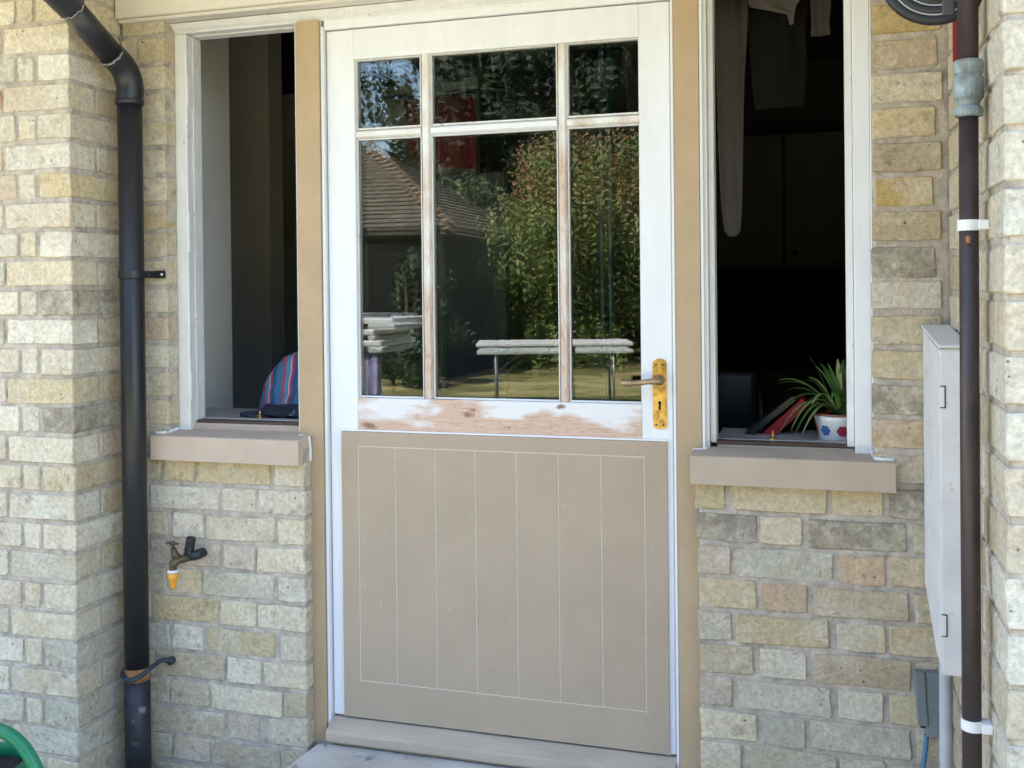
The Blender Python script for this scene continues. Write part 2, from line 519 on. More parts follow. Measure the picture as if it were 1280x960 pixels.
# ------------------------------------------------------------------ bricks
PAL = {'w': (0.71, 0.66, 0.56), 'p': (0.68, 0.605, 0.475), 'b': (0.58, 0.50, 0.375), 'y': (0.60, 0.50, 0.33), 'Y': (0.57, 0.42, 0.18),
       'o': (0.57, 0.41, 0.28), 'r': (0.48, 0.23, 0.16), 'g': (0.54, 0.51, 0.42), 'd': (0.46, 0.42, 0.33), 't': (0.52, 0.43, 0.31), 'k': (0.59, 0.485, 0.39),
       'W': (0.78, 0.735, 0.63)}
_bc = {}


def brick_mesh(Lx, H, D, var):
    key = (round(Lx, 3), round(H, 3), round(D, 3), var)
    if key in _bc:
        return _bc[key]
    r = random.Random(hash(key) & 0xffff)
    a, h, ch = Lx / 2, H / 2, 0.0035
    P = [(-a + ch, -h), (0, -h), (a - ch, -h), (a, -h + ch), (a, h - ch), (a - ch, h), (0, h), (-a + ch, h), (-a, h - ch), (-a, -h + ch)]
    j = lambda s: r.uniform(-s, s)
    P = [(x + j(.0026), z + j(.0026)) for x, z in P]
    if r.random() < 0.35:      # a knocked corner
        q = r.choice([3, 4, 8, 9]); P[q] = (P[q][0] * 0.95, P[q][1] * 0.8)
    bm = B()
    f = [bm.verts.new((x * (1 - .0022 / a), j(.0013), z * (1 - .0022 / h))) for x, z in P]
    m = [bm.verts.new((x, .0030 + j(.001), z)) for x, z in P]
    k = [bm.verts.new((max(-a, min(a, x)), D, max(-h, min(h, z)))) for x, z in P]
    c = bm.verts.new((j(a * .4), j(.0015), j(h * .3)))
    n = len(P)
    for i in range(n):
        bm.faces.new((f[i], f[(i + 1) % n], c))
    bridge(bm, f, m); bridge(bm, m, k)
    bmesh.ops.recalc_face_normals(bm, faces=bm.faces)
    me = bpy.data.meshes.new('brick')
    bm.to_mesh(me); bm.free()
    me.materials.append(BRICK)
    _bc[key] = me
    return me


LENS = [0.055, 0.075, 0.105, 0.13, 0.15, 0.19, 0.215]


def add_brick(parent, x0, x1, zc, yface, col, H=0.067, D=0.04, face='-Y', exact=False):
    Lr = abs(x1 - x0)
    L0 = Lr if exact else min(LENS, key=lambda q: abs(q - Lr))
    me = brick_mesh(L0, H, D, rnd.randrange(6 if not exact else 4))
    o = link('brick', me, parent)
    b = BASE[parent]
    xc = (x0 + x1) / 2
    pr = rnd.uniform(-.0012, .0012)
    if face == '-Y':
        p = Vector((xc, yface + pr, zc)); o.rotation_euler = (rnd.uniform(-.004, .004), rnd.uniform(-.009, .009), rnd.uniform(-.004, .004))
    elif face == '+X':        # front looks along +X: local -Y -> +X ; x0,x1 are Y bounds
        p = Vector((yface - pr, xc, zc)); o.rotation_euler = (0, rnd.uniform(-.009, .009), pi / 2)
    else:                     # '-X'
        p = Vector((yface + pr, xc, zc)); o.rotation_euler = (0, rnd.uniform(-.009, .009), -pi / 2)
    o.location = p - b
    o.scale = (Lr / L0, 1, 1 + rnd.uniform(-.03, .03))
    cc = PAL[col]; v = rnd.uniform(0.90, 1.09); t = rnd.uniform(-.02, .02)
    o.color = (min(1, cc[0] * v + t * .5), min(1, cc[1] * v * 0.985), min(1, cc[2] * v * 0.93 - t), 0.22 if col == 'd' else rnd.uniform(0.82, 1.0))
    return o


ZJ = lambda k: 2.069 - 0.08 * k
LOWER_LEFT = {
  15: [(-1.951, -1.816, 't'), (-1.802, -1.699, 'y'), (-1.69, -1.46, 'y'), (-1.447, -1.351, 'p')],
  16: [(-1.85, -1.622, 'w'), (-1.613, -1.51, 'p'), (-1.498, -1.352, 'p')],
  17: [(-1.954, -1.797, 'b'), (-1.774, -1.678, 'w'), (-1.668, -1.449, 'p'), (-1.439, -1.353, 'p')],
  18: [(-1.849, -1.622, 'k'), (-1.612, -1.51, 'k'), (-1.504, -1.356, 'p')],
  19: [(-1.956, -1.804, 'g'), (-1.788, -1.686, 'y'), (-1.68, -1.451, 'g'), (-1.441, -1.355, 'w')],
  20: [(-1.846, -1.632, 'y'), (-1.624, -1.51, 'p'), (-1.506, -1.354, 'p')],
  21: [(-1.959, -1.796, 'g'), (-1.78, -1.683, 'w'), (-1.667, -1.453, 'y'), (-1.436, -1.355, 'p')],
  22: [(-1.835, -1.611, 't'), (-1.604, -1.499, 'w'), (-1.487, -1.353, 'p')],
  23: [(-1.961, -1.796, 'b'), (-1.788, -1.664, 't'), (-1.654, -1.433, 'p'), (-1.426, -1.352, 'b')],
  24: [(-1.848, -1.616, 't'), (-1.603, -1.504, 'k'), (-1.479, -1.353, 'p')],
  25: [(-1.964, -1.79, 'b'), (-1.779, -1.664, 'k'), (-1.653, -1.44, 't'), (-1.428, -1.352, 'b')],
  26: [(-1.845, -1.616, 'b'), (-1.6, -1.499, 't'), (-1.481, -1.353, 't')],
}
LOWER_RIGHT = {
  15: [(-0.292, -0.221, 'y'), (-0.202, 0.014, 'y'), (0.028, 0.14, 'y'), (0.152, 0.264, 'd')],
  16: [(-0.289, -0.146, 'd'), (-0.139, -0.041, 'p'), (-0.028, 0.19, 'd'), (0.204, 0.264, 'b')],
  17: [(-0.288, -0.209, 'k'), (-0.196, 0.029, 'g'), (0.043, 0.144, 'o'), (0.155, 0.263, 'y')],
  18: [(-0.287, -0.148, 'y'), (-0.135, -0.033, 'o'), (-0.017, 0.194, 't'), (0.208, 0.264, 'b')],
  19: [(-0.288, -0.207, 'g'), (-0.196, 0.017, 'y'), (0.037, 0.143, 'p'), (0.153, 0.264, 'y')],
  20: [(-0.286, -0.157, 'b'), (-0.142, -0.033, 'w'), (-0.02, 0.2, 't'), (0.21, 0.263, 'b')],
  21: [(-0.285, -0.207, 'k'), (-0.195, 0.023, 'g'), (0.037, 0.138, 'p'), (0.152, 0.263, 'y')],
  22: [(-0.286, -0.151, 'p'), (-0.137, -0.038, 'g'), (-0.025, 0.199, 'g'), (0.209, 0.264, 'b')],
  23: [(-0.285, -0.189, 'p'), (-0.181, 0.031, 'g'), (0.041, 0.139, 'b'), (0.151, 0.263, 'b')],
  24: [(-0.285, -0.152, 'b'), (-0.139, -0.039, 'b'), (-0.026, 0.197, 't'), (0.208, 0.263, 'b')],
  25: [(-0.286, -0.19, 't'), (-0.183, 0.029, 'b'), (0.04, 0.138, 'g'), (0.15, 0.262, 'b')],
  26: [(-0.287, -0.153, 'b'), (-0.14, -0.04, 'g'), (-0.027, 0.196, 't'), (0.207, 0.261, 'b')],
}
RIGHT_STRIP = {
  -1: [(0.125, 0.268, 'y')],
  0: [(0.125, 0.274, 'y')],
  1: [(0.124, 0.276, 'Y')],
  2: [(0.124, 0.265, 't')],
  3: [(0.123, 0.274, 'p')],
  4: [(0.122, 0.259, 'y')],
  5: [(0.122, 0.272, 't')],
  6: [(0.13, 0.252, 'Y')],
  7: [(0.12, 0.27, 't')],
  8: [(0.12, 0.258, 'd')],
  9: [(0.119, 0.269, 'w')],
  10: [(0.119, 0.269, 'b')],
  11: [(0.118, 0.268, 'y')],
  12: [(0.117, 0.268, 'd')],
  13: [(0.117, 0.267, 'o')],
  14: [(0.116, 0.266, 'b')],
}

from mathutils import noise as mnoise


def rough_mortar(bm, u0, u1, z0, z1, face, yf, joint, gauge, cell=0.007):
    """pointing struck roughly flush: lumps over the bed joints, slightly hollow elsewhere"""
    nu, nz = max(1, int((u1 - u0) / cell)), max(1, int((z1 - z0) / cell))
    rows = []
    for iz in range(nz + 1):
        z = z0 + (z1 - z0) * iz / nz
        q = abs(((z - joint) / gauge + 0.5) % 1.0 - 0.5) * gauge
        w = max(0.0, 1.0 - q / 0.016)
        r_ = []
        for iu in range(nu + 1):
            u = u0 + (u1 - u0) * iu / nu
            n1 = mnoise.noise(Vector((u * 22, yf * 9, z * 30)))
            n2 = mnoise.noise(Vector((u * 75, 3.1, z * 75)))
            n3 = mnoise.noise(Vector((u * 5, 7.7, z * 7)))
            d = 0.0058 - w * max(0.0, n1 * 0.5 + n3 * 0.7 + 0.06) * 0.0125 + n2 * 0.0014
            if iu in (0, nu) or iz in (0, nz): d = 0.0062
            if face == '-Y': p = (u, yf + d, z)
            elif face == '+X': p = (yf - d, u, z)
            else: p = (yf + d, u, z)
            r_.append(bm.verts.new(p))
        rows.append(r_)
    for a, b in zip(rows[:-1], rows[1:]):
        for i in range(nu):
            bm.faces.new((a[i], a[i + 1], b[i + 1], b[i]))


wall = thing('brick_wall', 'buff brick wall of the recess holding the half-painted door and its two side windows', 'wall', (-0.8, 0.1, GZ))
bm = B()
box(bm, -2.6, -1.788, 0.0075, 0.19, GZ - 0.1, 2.70)
box(bm, -1.788, -1.40, 0.0075, 0.19, GZ - 0.1, 0.925)
box(bm, -1.40, -1.3575, 0.0075, 0.0425, GZ - 0.1, 0.90)
box(bm, -0.284, -0.245, 0.0075, 0.0425, GZ - 0.1, 0.90)
box(bm, -0.245, 0.1225, 0.0075, 0.19, GZ - 0.1, 0.925)
box(bm, 0.1225, 0.45, 0.0075, 0.19, GZ - 0.1, 2.70)
box(bm, -1.788, 0.1225, 0.0075, 0.19, 2.125, 2.70)
box(bm, -1.40, -0.245, 0.045, 0.19, GZ - 0.1, 0.082)
for u0, u1, z0, z1 in ((-1.928, -1.788, 0.93, 2.11), (-1.928, -1.3575, GZ, 0.862), (-0.284, 0.285, GZ, 0.862), (0.1225, 0.285, 0.93, 2.11)):
    rough_mortar(bm, u0, u1, z0, z1, '-Y', 0.0, ZJ(0), 0.08)
obj('mortar', bm, MORTAR, wall)
for k, row in LOWER_LEFT.items():
    for x0, x1, c in row:
        x0 = max(x0, -1.925); x1 = min(x1, -1.3555)
        if x0 < -1.89 and x1 - x0 < 0.03: continue
        corner = x1 > -1.36
        add_brick(wall, x0, -1.3555 if corner else x1, ZJ(k) - .04 + rnd.uniform(-.0015, .0015), 0, c, D=0.042)
    if row[0][0] > -1.86:
        add_brick(wall, -1.925, row[0][0] - 0.011, ZJ(k) - .04, 0, rnd.choice('tb'))
for k, row in LOWER_RIGHT.items():
    for x0, x1, c in row:
        add_brick(wall, x0, x1, ZJ(k) - .04 + rnd.uniform(-.0015, .0015), 0, c, D=0.04)
for k, row in RIGHT_STRIP.items():
    for x0, x1, c in row:
        add_brick(wall, x0, x1, ZJ(k) - .04 + rnd.uniform(-.002, .002), 0, c, D=0.045)
STRIP_L = {-1: 'y', 0: 'y', 1: 'y', 2: 'b', 3: 'y', 4: 'b', 5: 'b', 6: 'Y', 7: 't', 8: 'y', 9: 'p', 10: 'o', 11: 'w', 12: 'p', 13: 'b', 14: 't'}
for k, c in STRIP_L.items():
    if k % 2:
        add_brick(wall, -1.925, -1.7855, ZJ(k) - .04, 0, c, D=0.05)
    else:
        add_brick(wall, -1.925, -1.878, ZJ(k) - .04, 0, 'b', D=0.04)
        add_brick(wall, -1.868, -1.7855, ZJ(k) - .04, 0, c, D=0.05)
for k in (-3, -2):
    x = -1.92 + (0.06 if k % 2 else 0)
    while x < 0.2:
        Lb = 0.215 if rnd.random() < .5 else 0.105
        add_brick(wall, x, min(x + Lb, 0.275), ZJ(k) - .04, 0, rnd.choice('ybt')); x += Lb + 0.011

# left pier
pier = thing('brick_pier', 'pale brick pier with stepped corner bricks behind the black downpipe', 'pier', (-2.3, -0.1, GZ))
PX, PY = -1.930, -0.216
bm = bx(-2.9, PX - .0075, PY + .0075, 0.0, GZ - 0.1, 2.45)
rough_mortar(bm, -2.35, PX - .004, GZ, 2.3, '-Y', PY, ZJ(0), 0.08)
rough_mortar(bm, PY + .004, -0.002, GZ, 2.3, '+X', PX, ZJ(0), 0.08)
obj('mortar', bm, MORTAR, pier)
FR = {-3: 'p', -2: 'b', -1: 'p', 0: 'p', 1: 'w', 2: 'p', 3: 'p', 4: 'w', 5: 'y', 6: 'p', 7: 'w', 8: 'p', 9: 'd', 10: 'W', 11: 'p', 12: 'y', 13: 'd', 14: 'w', 15: 'y', 16: 'W', 17: 'w', 18: 'g', 19: 'w', 20: 'p', 21: 'g', 22: 'p', 23: 'g', 24: 'g', 25: 'b', 26: 'g'}
FL = {1: 'g', 2: 'r', 3: 'w', 5: 'k', 7: 'w', 9: 'w', 11: 'p', 13: 'W', 15: 'p', 17: 'w', 19: 'k', 21: 'w', 23: 'g'}
SD = {-3: 'y', -2: 'y', -1: 'y', 0: 'y', 1: 't', 2: 'b', 3: 't', 4: 'b', 5: 't', 6: 'b', 7: 'k', 8: 'k', 9: 'k', 10: 'b', 11: 'p', 12: 'b', 13: 'k', 14: 'd', 15: 'k', 16: 'y', 17: 'b', 18: 'p', 19: 'p', 20: 'b', 21: 'w', 22: 'y', 23: 't', 24: 'b', 25: 'b', 26: 'b'}
for k in range(-3, 27):
    zc = ZJ(k) - .04 + rnd.uniform(-.0015, .0015)
    if k % 2 == 0:
        add_brick(pier, PX - .215, PX, zc, PY, FR[k], D=0.10, exact=True)
        add_brick(pier, PY + 0.112, -0.004, zc, PX, rnd.choice('bt') if k != 14 else 'k', face='+X')
        x = PX - .226
        pat = [.105, .215, .105, .215]
    else:
        add_brick(pier, PX - .104, PX, zc, PY, FR[k], D=0.212, exact=True)
        add_brick(pier, PX - .168, PX - .116, zc, PY, rnd.choice('wpp'))
        x = PX - .180
        pat = [.215, .105, .215, .105]
    for n, Lb in enumerate(pat):
        c = FL.get(k, rnd.choice('wppg')) if n == 0 else rnd.choice('wpwpbyk')
        add_brick(pier, x - Lb, x, zc, PY, c); x -= Lb + .011

# right wing
wing = thing('brick_wing', 'bright pale brick wing with its end wall beside the brown pipe', 'wall', (1.0, -0.35, GZ))
WX, WY, WG = 0.286, -0.72, 0.0897
bm = bx(WX + .0085, 3.0, WY + .0085, 0.19, GZ - 0.1, 3.1)
rough_mortar(bm, WX + .004, 0.7, GZ, 2.3, '-Y', WY, 1.7645, WG)
rough_mortar(bm, WY + .004, 0.0, GZ, 2.3, '-X', WX, 1.7645, WG)
obj('mortar', bm, MORTAR, wing)
for k in range(-14, 21):
    z = 1.7645 - WG * k - WG / 2
    if z < GZ + .03: continue
    if k % 2:
        add_brick(wing, WX, WX + .225, z, WY, rnd.choice('WWwp'), H=.076, D=0.105, exact=True)
        ys, x = [(WY + .115, WY + .23), (WY + .24, WY + .46), (WY + .47, WY + .58), (WY + .59, -.006)], WX + .237
        pat = [.11, .225, .11]
    else:
        add_brick(wing, WX, WX + .105, z, WY, rnd.choice('WWwp'), H=.076, D=0.225, exact=True)
        ys, x = [(WY + .236, WY + .345), (WY + .356, WY + .575), (WY + .586, -.006)], WX + .117
        pat = [.225, .11, .225]
    for y0, y1 in ys:
        add_brick(wing, y0, y1, z, WX, rnd.choice('bbppt'), face='-X', H=.076)
    for Lb in pat:
        add_brick(wing, x, x + Lb, z, WY, rnd.choice('WWwp'), H=.076); x += Lb + .012

# ------------------------------------------------------------------ house shell (out of frame, gives the shade)
roof = thing('house_roof', 'tiled house roof whose eave overhangs the recess', 'roof', (-1.5, 0, 2.45))
obj('soffit', bx(-5.5, 0.27, -0.85, 0.0, 2.451, 2.475), CREAM, roof)
obj('fascia', bx(-5.5, 0.27, -0.875, -0.852, 2.42, 2.58), CREAM, roof)
bm = B()
prism(bm, [(-0.95, 2.66), (3.3, 5.55), (7.2, 2.75), (7.2, 2.65), (3.3, 5.45), (-0.95, 2.56)], -5.7, 3.3, 'X')
obj('roof_slope', bm, TILE, roof)
bm = B()
NG = 10
for s_ in range(NG):
    a0, a1 = pi * s_ / NG, pi * (s_ + 1) / NG
    p = [(-.94 + .055 * cos(t) * 1.0, 2.60 - .055 * sin(t)) for t in (a0, a1)]
    q = [(-.94 + .060 * cos(t), 2.60 - .060 * sin(t)) for t in (a0, a1)]
    prism(bm, [p[0], p[1], q[1], q[0]], -5.6, 0.2, 'X')
obj('gutter', bm, BLACKPVC, roof)
wr = thing('wing_roof', 'small tiled gable roof over the brick wing', 'roof', (1.6, -0.3, 3.1))
bm = B()
prism(bm, [(0.15, 2.98), (1.64, 4.2), (3.15, 2.98), (3.15, 3.08), (1.64, 4.3), (0.15, 3.08)], -0.9, 1.5, 'Y')
obj('roof_slope', bm, TILE, wr)
bm = B(); prism(bm, [(WX + .01, 3.1), (2.99, 3.1), (1.64, 4.19)], WY + .02, WY + .2, 'Y')
obj('gable', bm, MORTAR, wr)

inner = thing('house_walls', 'inner and far outer walls of the house seen dimly through the open windows', 'wall', (-1.0, 2.0, 0.05))
bm = B()
box(bm, -5.5, -2.9, -0.0, 0.19, GZ - .1, 2.70)
box(bm, -5.5, -5.3, 0.19, 6.8, GZ - .1, 2.70)
box(bm, 2.8, 3.0, 0.19, 6.8, GZ - .1, 2.70)
box(bm, -5.3, 2.8, 6.6, 6.8, GZ - .1, 2.70)
obj('outer_wall', bm, MORTAR, inner)
obj('floor', bx(-5.29, 2.79, 0.191, 6.59, 0.0, 0.06), mat('worn_floor', (0.16, 0.13, 0.10), 0.7), inner)
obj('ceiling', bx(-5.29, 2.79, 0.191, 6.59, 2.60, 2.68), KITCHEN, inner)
bm = B(); box(bm, -2.12, -1.95, 0.192, 0.60, 0.061, 2.599)
obj('side_wall', bm, PLASTER, inner)
bm = B(); box(bm, -5.28, -2.373, 1.6, 1.72, 0.061, 2.599)
obj('partition', bm, mat('shaded_plaster', (0.78, 0.73, 0.67), 0.9, var=0.04, scale=3), inner)
bm = B(); box(bm, -5.28, 2.78, 3.5, 3.6, 0.061, 2.599)
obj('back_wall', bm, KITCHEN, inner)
obj('hall_wall', bx(-5.27, -2.0, 3.40, 3.49, 0.062, 2.598), PLASTER, inner)
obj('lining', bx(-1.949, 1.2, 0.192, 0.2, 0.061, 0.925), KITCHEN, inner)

# ------------------------------------------------------------------ joinery: the frame with its windows
fr = thing('door_frame', 'white painted timber frame with bare MDF cover strips round the door and open side windows', 'frame', (-0.83, 0.09, 0.08))
F0, F1 = 0.055, 0.125
obj('lintel_board', bx(-1.926, 0.283, -0.03, 0.004, 2.119, 2.36, .003), CREAM, fr)
obj('lintel_bead', bx(-1.922, 0.280, -0.022, 0.03, 2.108, 2.1185, .003), CREAM, fr)
obj('head', bx(-1.789, 0.121, F0, F1, 2.083, 2.122, .002), OLDWHITE, fr)
bm = B(); prism(bm, [(0.030, 2.107), (0.0545, 2.107), (0.0545, 2.088), (0.044, 2.094)], -1.789, 0.121, 'X')
obj('drip_moulding', bm, OLDWHITE, fr)
wl = obj('window_frame', bx(-1.789, -1.750, F0, F1, 0.928, 2.0825, .0025), OLDWHITE, fr)
obj('stop_bead', bx(-1.7495, -1.7465, 0.084, F1, 0.940, 2.0785, .001), OLDWHITE, wl)
obj('stop_bead', bx(-1.7460, -1.395, 0.084, F1, 2.0785, 2.0825, .001), OLDWHITE, wl)
obj('bottom_rail', bx(-1.749, -1.396, 0.074, F1 + .02, 0.930, 0.952, .002), MDF_SILL, wl)
obj('weather_strip', bx(-1.7455, -1.396, 0.079, 0.110, 0.953, 0.960, .001), mat('brown_seal_strip', (0.10, 0.06, 0.045), 0.5, var=0.2), wl)
obj('metal_strip', bx(-1.7455, -1.396, 0.111, 0.14, 0.953, 0.963, .001), mat('dull_aluminium', (0.55, 0.53, 0.52), 0.4, metal=0.6), wl)
bm = B(); lathe(bm, [(.006, .963), (.006, .968), (.003, .970), (.003, .985)], (-1.565, .127, 0), 12)
obj('latch_peg', bm, BRASS, wl)
for z0, z1 in ((1.87, 1.965), (1.45, 1.57), (1.02, 1.10)):
    obj('hinge', bx(-1.7505, -1.7478, 0.058, 0.082, z0, z1, .0008), OLDWHITE, wl)
# mullions hidden behind the MDF strips and the strips themselves
obj('mullion', bx(-1.3935, -1.318, F0 + .001, F1, 0.083, 2.0825, .001), WHITE, fr)
obj('mullion', bx(-0.342, -0.262, F0 + .001, F1, 0.083, 2.0825, .001), WHITE, fr)
obj('mullion_bead', bx(-0.2795, -0.2705, 0.046, 0.055, 0.928, 2.0825, .002), WHITE, fr)
obj('mullion_bead', bx(-0.2615, -0.247, 0.072, F1, 0.945, 2.0825, .002), OLDWHITE, fr)
obj('door_head', bx(-1.3083, -0.3507, F0, F1, 2.0568, 2.0827, .0015), WHITE, fr)
obj('cover_strip', bx(-1.391, -1.3185, 0.044, 0.0545, 0.082, 2.082, .0008), MDF, fr)
obj('cover_strip', bx(-0.341, -0.2800, 0.044, 0.0545, 0.082, 2.13, .0008), MDF, fr)
obj('door_stop', bx(-1.3175, -1.3085, 0.050, F1, 0.083, 2.066, .002), WHITE, fr)
obj('door_stop', bx(-0.3505, -0.3425, 0.050, F1, 0.083, 2.066, .002), WHITE, fr)
obj('cover_edge', bx(-1.3932, -1.3913, 0.0445, 0.056, 0.94, 2.08, .0005), WHITE, fr)
wrr = obj('window_frame', bx(0.0815, 0.121, F0, F1, 0.928, 2.0825, .0025), WHITE, fr)
obj('stop_bead', bx(0.064, 0.081, 0.074, F1, 0.945, 2.0825, .002), OLDWHITE, wrr)
obj('stop_bead', bx(-0.246, 0.0635, 0.084, F1, 2.0785, 2.0825, .001), OLDWHITE, wrr)
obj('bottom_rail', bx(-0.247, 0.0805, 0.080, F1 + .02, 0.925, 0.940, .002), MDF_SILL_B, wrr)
obj('weather_strip', bx(-0.258, 0.079, 0.079, 0.108, 0.941, 0.949, .001), mat('brown_seal_strip', (0.10, 0.06, 0.045), 0.5, var=0.2), wrr)
obj('metal_strip', bx(-0.246, 0.063, 0.109, 0.14, 0.941, 0.951, .001), mat('dull_aluminium', (0.55, 0.53, 0.52), 0.4, metal=0.6), wrr)
bm = B(); lathe(bm, [(.012, .951), (.012, .954), (.003, .956), (.003, .972)], (-0.112, .125, 0), 12)
obj('latch_peg', bm, BRASS, wrr)
bm = B(); lathe(bm, [(.0042, .053), (.0042, .056)], (0.102, 0, 1.170), 12, 'Y')
obj('screw_head', bm, OLDWHITE, wrr)


def sill(x0, x1, x2, x3, ms):
    bm = B()
    prism(bm, [(-0.03, 0.858), (-0.03, 0.924), (-0.026, 0.9275), (0.0435, 0.9325), (0.0435, 0.901), (0.0, 0.901), (-.0015, 0.858)], x0, x1, 'X')
    bmesh.ops.bevel(bm, geom=bm.edges[:], offset=.0012, segments=1, affect='EDGES')
    o = obj('window_sill', bm, ms, fr)
    bm = B()
    prism(bm, [(0.0432, 0.926), (0.0432, 0.9324), (0.0735, 0.935), (0.0735, 0.926)], x2, x3, 'X')
    obj('back_strip', bm, ms, o)
    return o


s1 = sill(-1.826, -1.356, -1.785, -1.392, MDF_SILL)
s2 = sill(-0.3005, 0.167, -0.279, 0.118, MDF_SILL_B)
# sealant
def caulk(pts, r=.0035):
    bm = B(); tube(bm, smooth_path(pts, 4), r, 8)
    return obj('sealant', bm, CAULK, fr, True)
caulk([(-1.825, -0.004, .931), (-1.80, -.003, .932), (-1.788, .012, .934), (-1.786, .05, .937)], .005)
caulk([(-1.786, .052, .936), (-1.755, .053, .937)])
caulk([(-1.355, .03, .9285), (-1.372, .041, .929), (-1.392, .042, .932)])
caulk([(-1.3545, .030, .928), (-1.3545, .036, .90), (-1.3545, .036, .862)], .004)
caulk([(0.119, .05, .940), (0.121, .02, .934), (0.128, -.004, .931), (0.165, -.004, .930)], .0045)
caulk([(-0.301, .040, .930), (-0.282, .042, .931), (-0.268, .05, .934)], .004)
caulk([(-1.7925, .050, .94), (-1.7915, .050, 1.3), (-1.7925, .050, 2.07)], .003)
caulk([(0.1235, .050, .94), (0.1225, .050, 1.3), (0.1235, .050, 2.07)], .003)
# threshold
bm = B()
prism(bm, [(0.016, 0.096), (0.016, 0.120), (0.020, 0.124), (0.0635, 0.146), (0.145, 0.146), (0.145, 0.083), (0.034, 0.083), (0.034, 0.096)], -1.308, -0.351, 'X')
bmesh.ops.bevel(bm, geom=bm.edges[:], offset=.001, segments=1, affect='EDGES')
obj('threshold', bm, THRESH, fr)

# ------------------------------------------------------------------ the door
door = thing('door', 'half-glazed door with six panes, white stiles and a bare MDF lower panel', 'door', DOOR_BASE)
D0, D1 = 0.065, 0.108
GX = [-1.222, -1.029, -1.001, -0.648, -0.622, -0.432]
GZs = [1.037, 1.752, 1.777, 1.971]
obj('stile', bx(-1.3055, GX[0], D0, D1, 0.152, 2.054, .002), WHITE, door)
obj('stile', bx(GX[5], -0.3535, D0, D1, 0.152, 2.054, .002), WHITE, door)
obj('top_rail', bx(GX[0] + .0002, GX[5] - .0002, D0 + .0004, D1, GZs[3], 2.054, .001), WHITE, door)
obj('lock_rail', bx(GX[0] + .0002, GX[5] - .0002, D0 + .0004, D1, 0.90, GZs[0], .0015), PINE_RAIL, door)
obj('bottom_board', bx(GX[0] + .0002, GX[5] - .0002, D0 + .0004, D1, 0.152, 0.8995), WHITE, door)


def bar(x0, x1, z0, z1, m, vert):
    """glazing bar with chamfered nose"""
    bm = B()
    if vert:
        prism(bm, [(x0, D0 + .024), (x0, D0 + .016), (x0 + .006, D0 + .004), (x1 - .006, D0 + .004), (x1, D0 + .016), (x1, D0 + .024), (x1, D1), (x0, D1)], z0, z1, 'Z')
    else:
        prism(bm, [(D0 + .024, z0), (D0 + .016, z0), (D0 + .0045, z0 + .006), (D0 + .0045, z1 - .006), (D0 + .016, z1), (D0 + .024, z1), (D1, z1), (D1, z0)], x0, x1, 'X')
    return obj('glazing_bar', bm, m, door)


for i in (1, 3):
    bar(GX[i], GX[i + 1], GZs[0] + .0003, GZs[3] - .0003, PINE_BAR, True)
for i in (0, 2, 4):
    bar(GX[i] + .0003, GX[i + 1] - .0003, GZs[1], GZs[2], PINE_BAR if i != 2 else WHITE, False)
for i in (0, 2, 4):
    for z0, z1 in ((GZs[0], GZs[1]), (GZs[2], GZs[3])):
        x0, x1 = GX[i], GX[i + 1]
        p = obj('pane', bx(x0 + .001, x1 - .001, D0 + .020, D0 + .024, z0 + .001, z1 - .001), GLASS, door)
        zc = (z0 + z1) / 2
        bm = bx(x0 + .002, x1 - .002, D0 + .036, D0 + .040, z0 + .002, z1 - .002)
        tilt = Matrix.Rotation(radians(-0.28 + rnd.uniform(-.03, .03)), 4, 'X')
        bmesh.ops.transform(bm, matrix=Matrix.Translation((0, D0 + .038, zc)) @ tilt @ Matrix.Translation((0, -(D0 + .038), -zc)), verts=bm.verts)
        obj('inner_pane', bm, GLASS, p)
        # putty fillet round each pane
        bm = B()
        e = .0032
        for (a0, a1, b0, b1) in ((x0 + .0004, x0 + e, z0, z1), (x1 - e, x1 - .0004, z0, z1), (x0 + e, x1 - e, z0 + .0004, z0 + e + .002), (x0 + e, x1 - e, z1 - e, z1 - .0004)):
            box(bm, a0, a1, D0 + .010, D0 + .0195, b0, b1, .0012)
        obj('glazing_bead', bm, WHITE if z0 < 1.5 else OLDWHITE, p)

# lower panel: routed sheet
P0 = 0.0565
bm = bx(-1.269, -0.369, P0 + .0012, D0 - .0002, 0.156, 0.944)
pan = obj('panel', bm, MDF_GROOVE, door)
gw = .0018
bm = B()
xa, xb, za, zb = -1.219, -0.427, 0.257, 0.904
box(bm, -1.2695, xa - gw, P0, P0 + .0022, 0.1555, 0.9445)
box(bm, xb + gw, -0.3685, P0, P0 + .0022, 0.1555, 0.9445)
box(bm, xa - gw, xb + gw, P0, P0 + .0022, 0.1555, za - gw)
box(bm, xa - gw, xb + gw, P0, P0 + .0022, zb + gw, 0.9445)
obj('panel_border', bm, MDF_PANEL, pan)
xs = [xa, -1.110, -0.994, -0.880, -0.766, -0.652, -0.539, xb]
for a, b_ in zip(xs[:-1], xs[1:]):
    obj('plank', bx(a + gw * .75, b_ - gw * .75, P0, P0 + .0022, za + gw * .75, zb - gw * .75, .0005), MDF_PANEL, pan)
# caulk line round the panel
bm = B()
box(bm, -1.272, -0.366, D0 - .0045, D0 - .0003, 0.9446, 0.9500, .001)
box(bm, -1.272, -0.366, D0 - .0045, D0 - .0003, 0.1522, 0.1552, .001)
box(bm, -1.2735, -1.2696, D0 - .003, D0 - .0003, 0.155, 0.944, .001)
box(bm, -0.3684, -0.3645, D0 - .003, D0 - .0003, 0.155, 0.944, .001)
obj('panel_sealant', bm, CAULK, door)

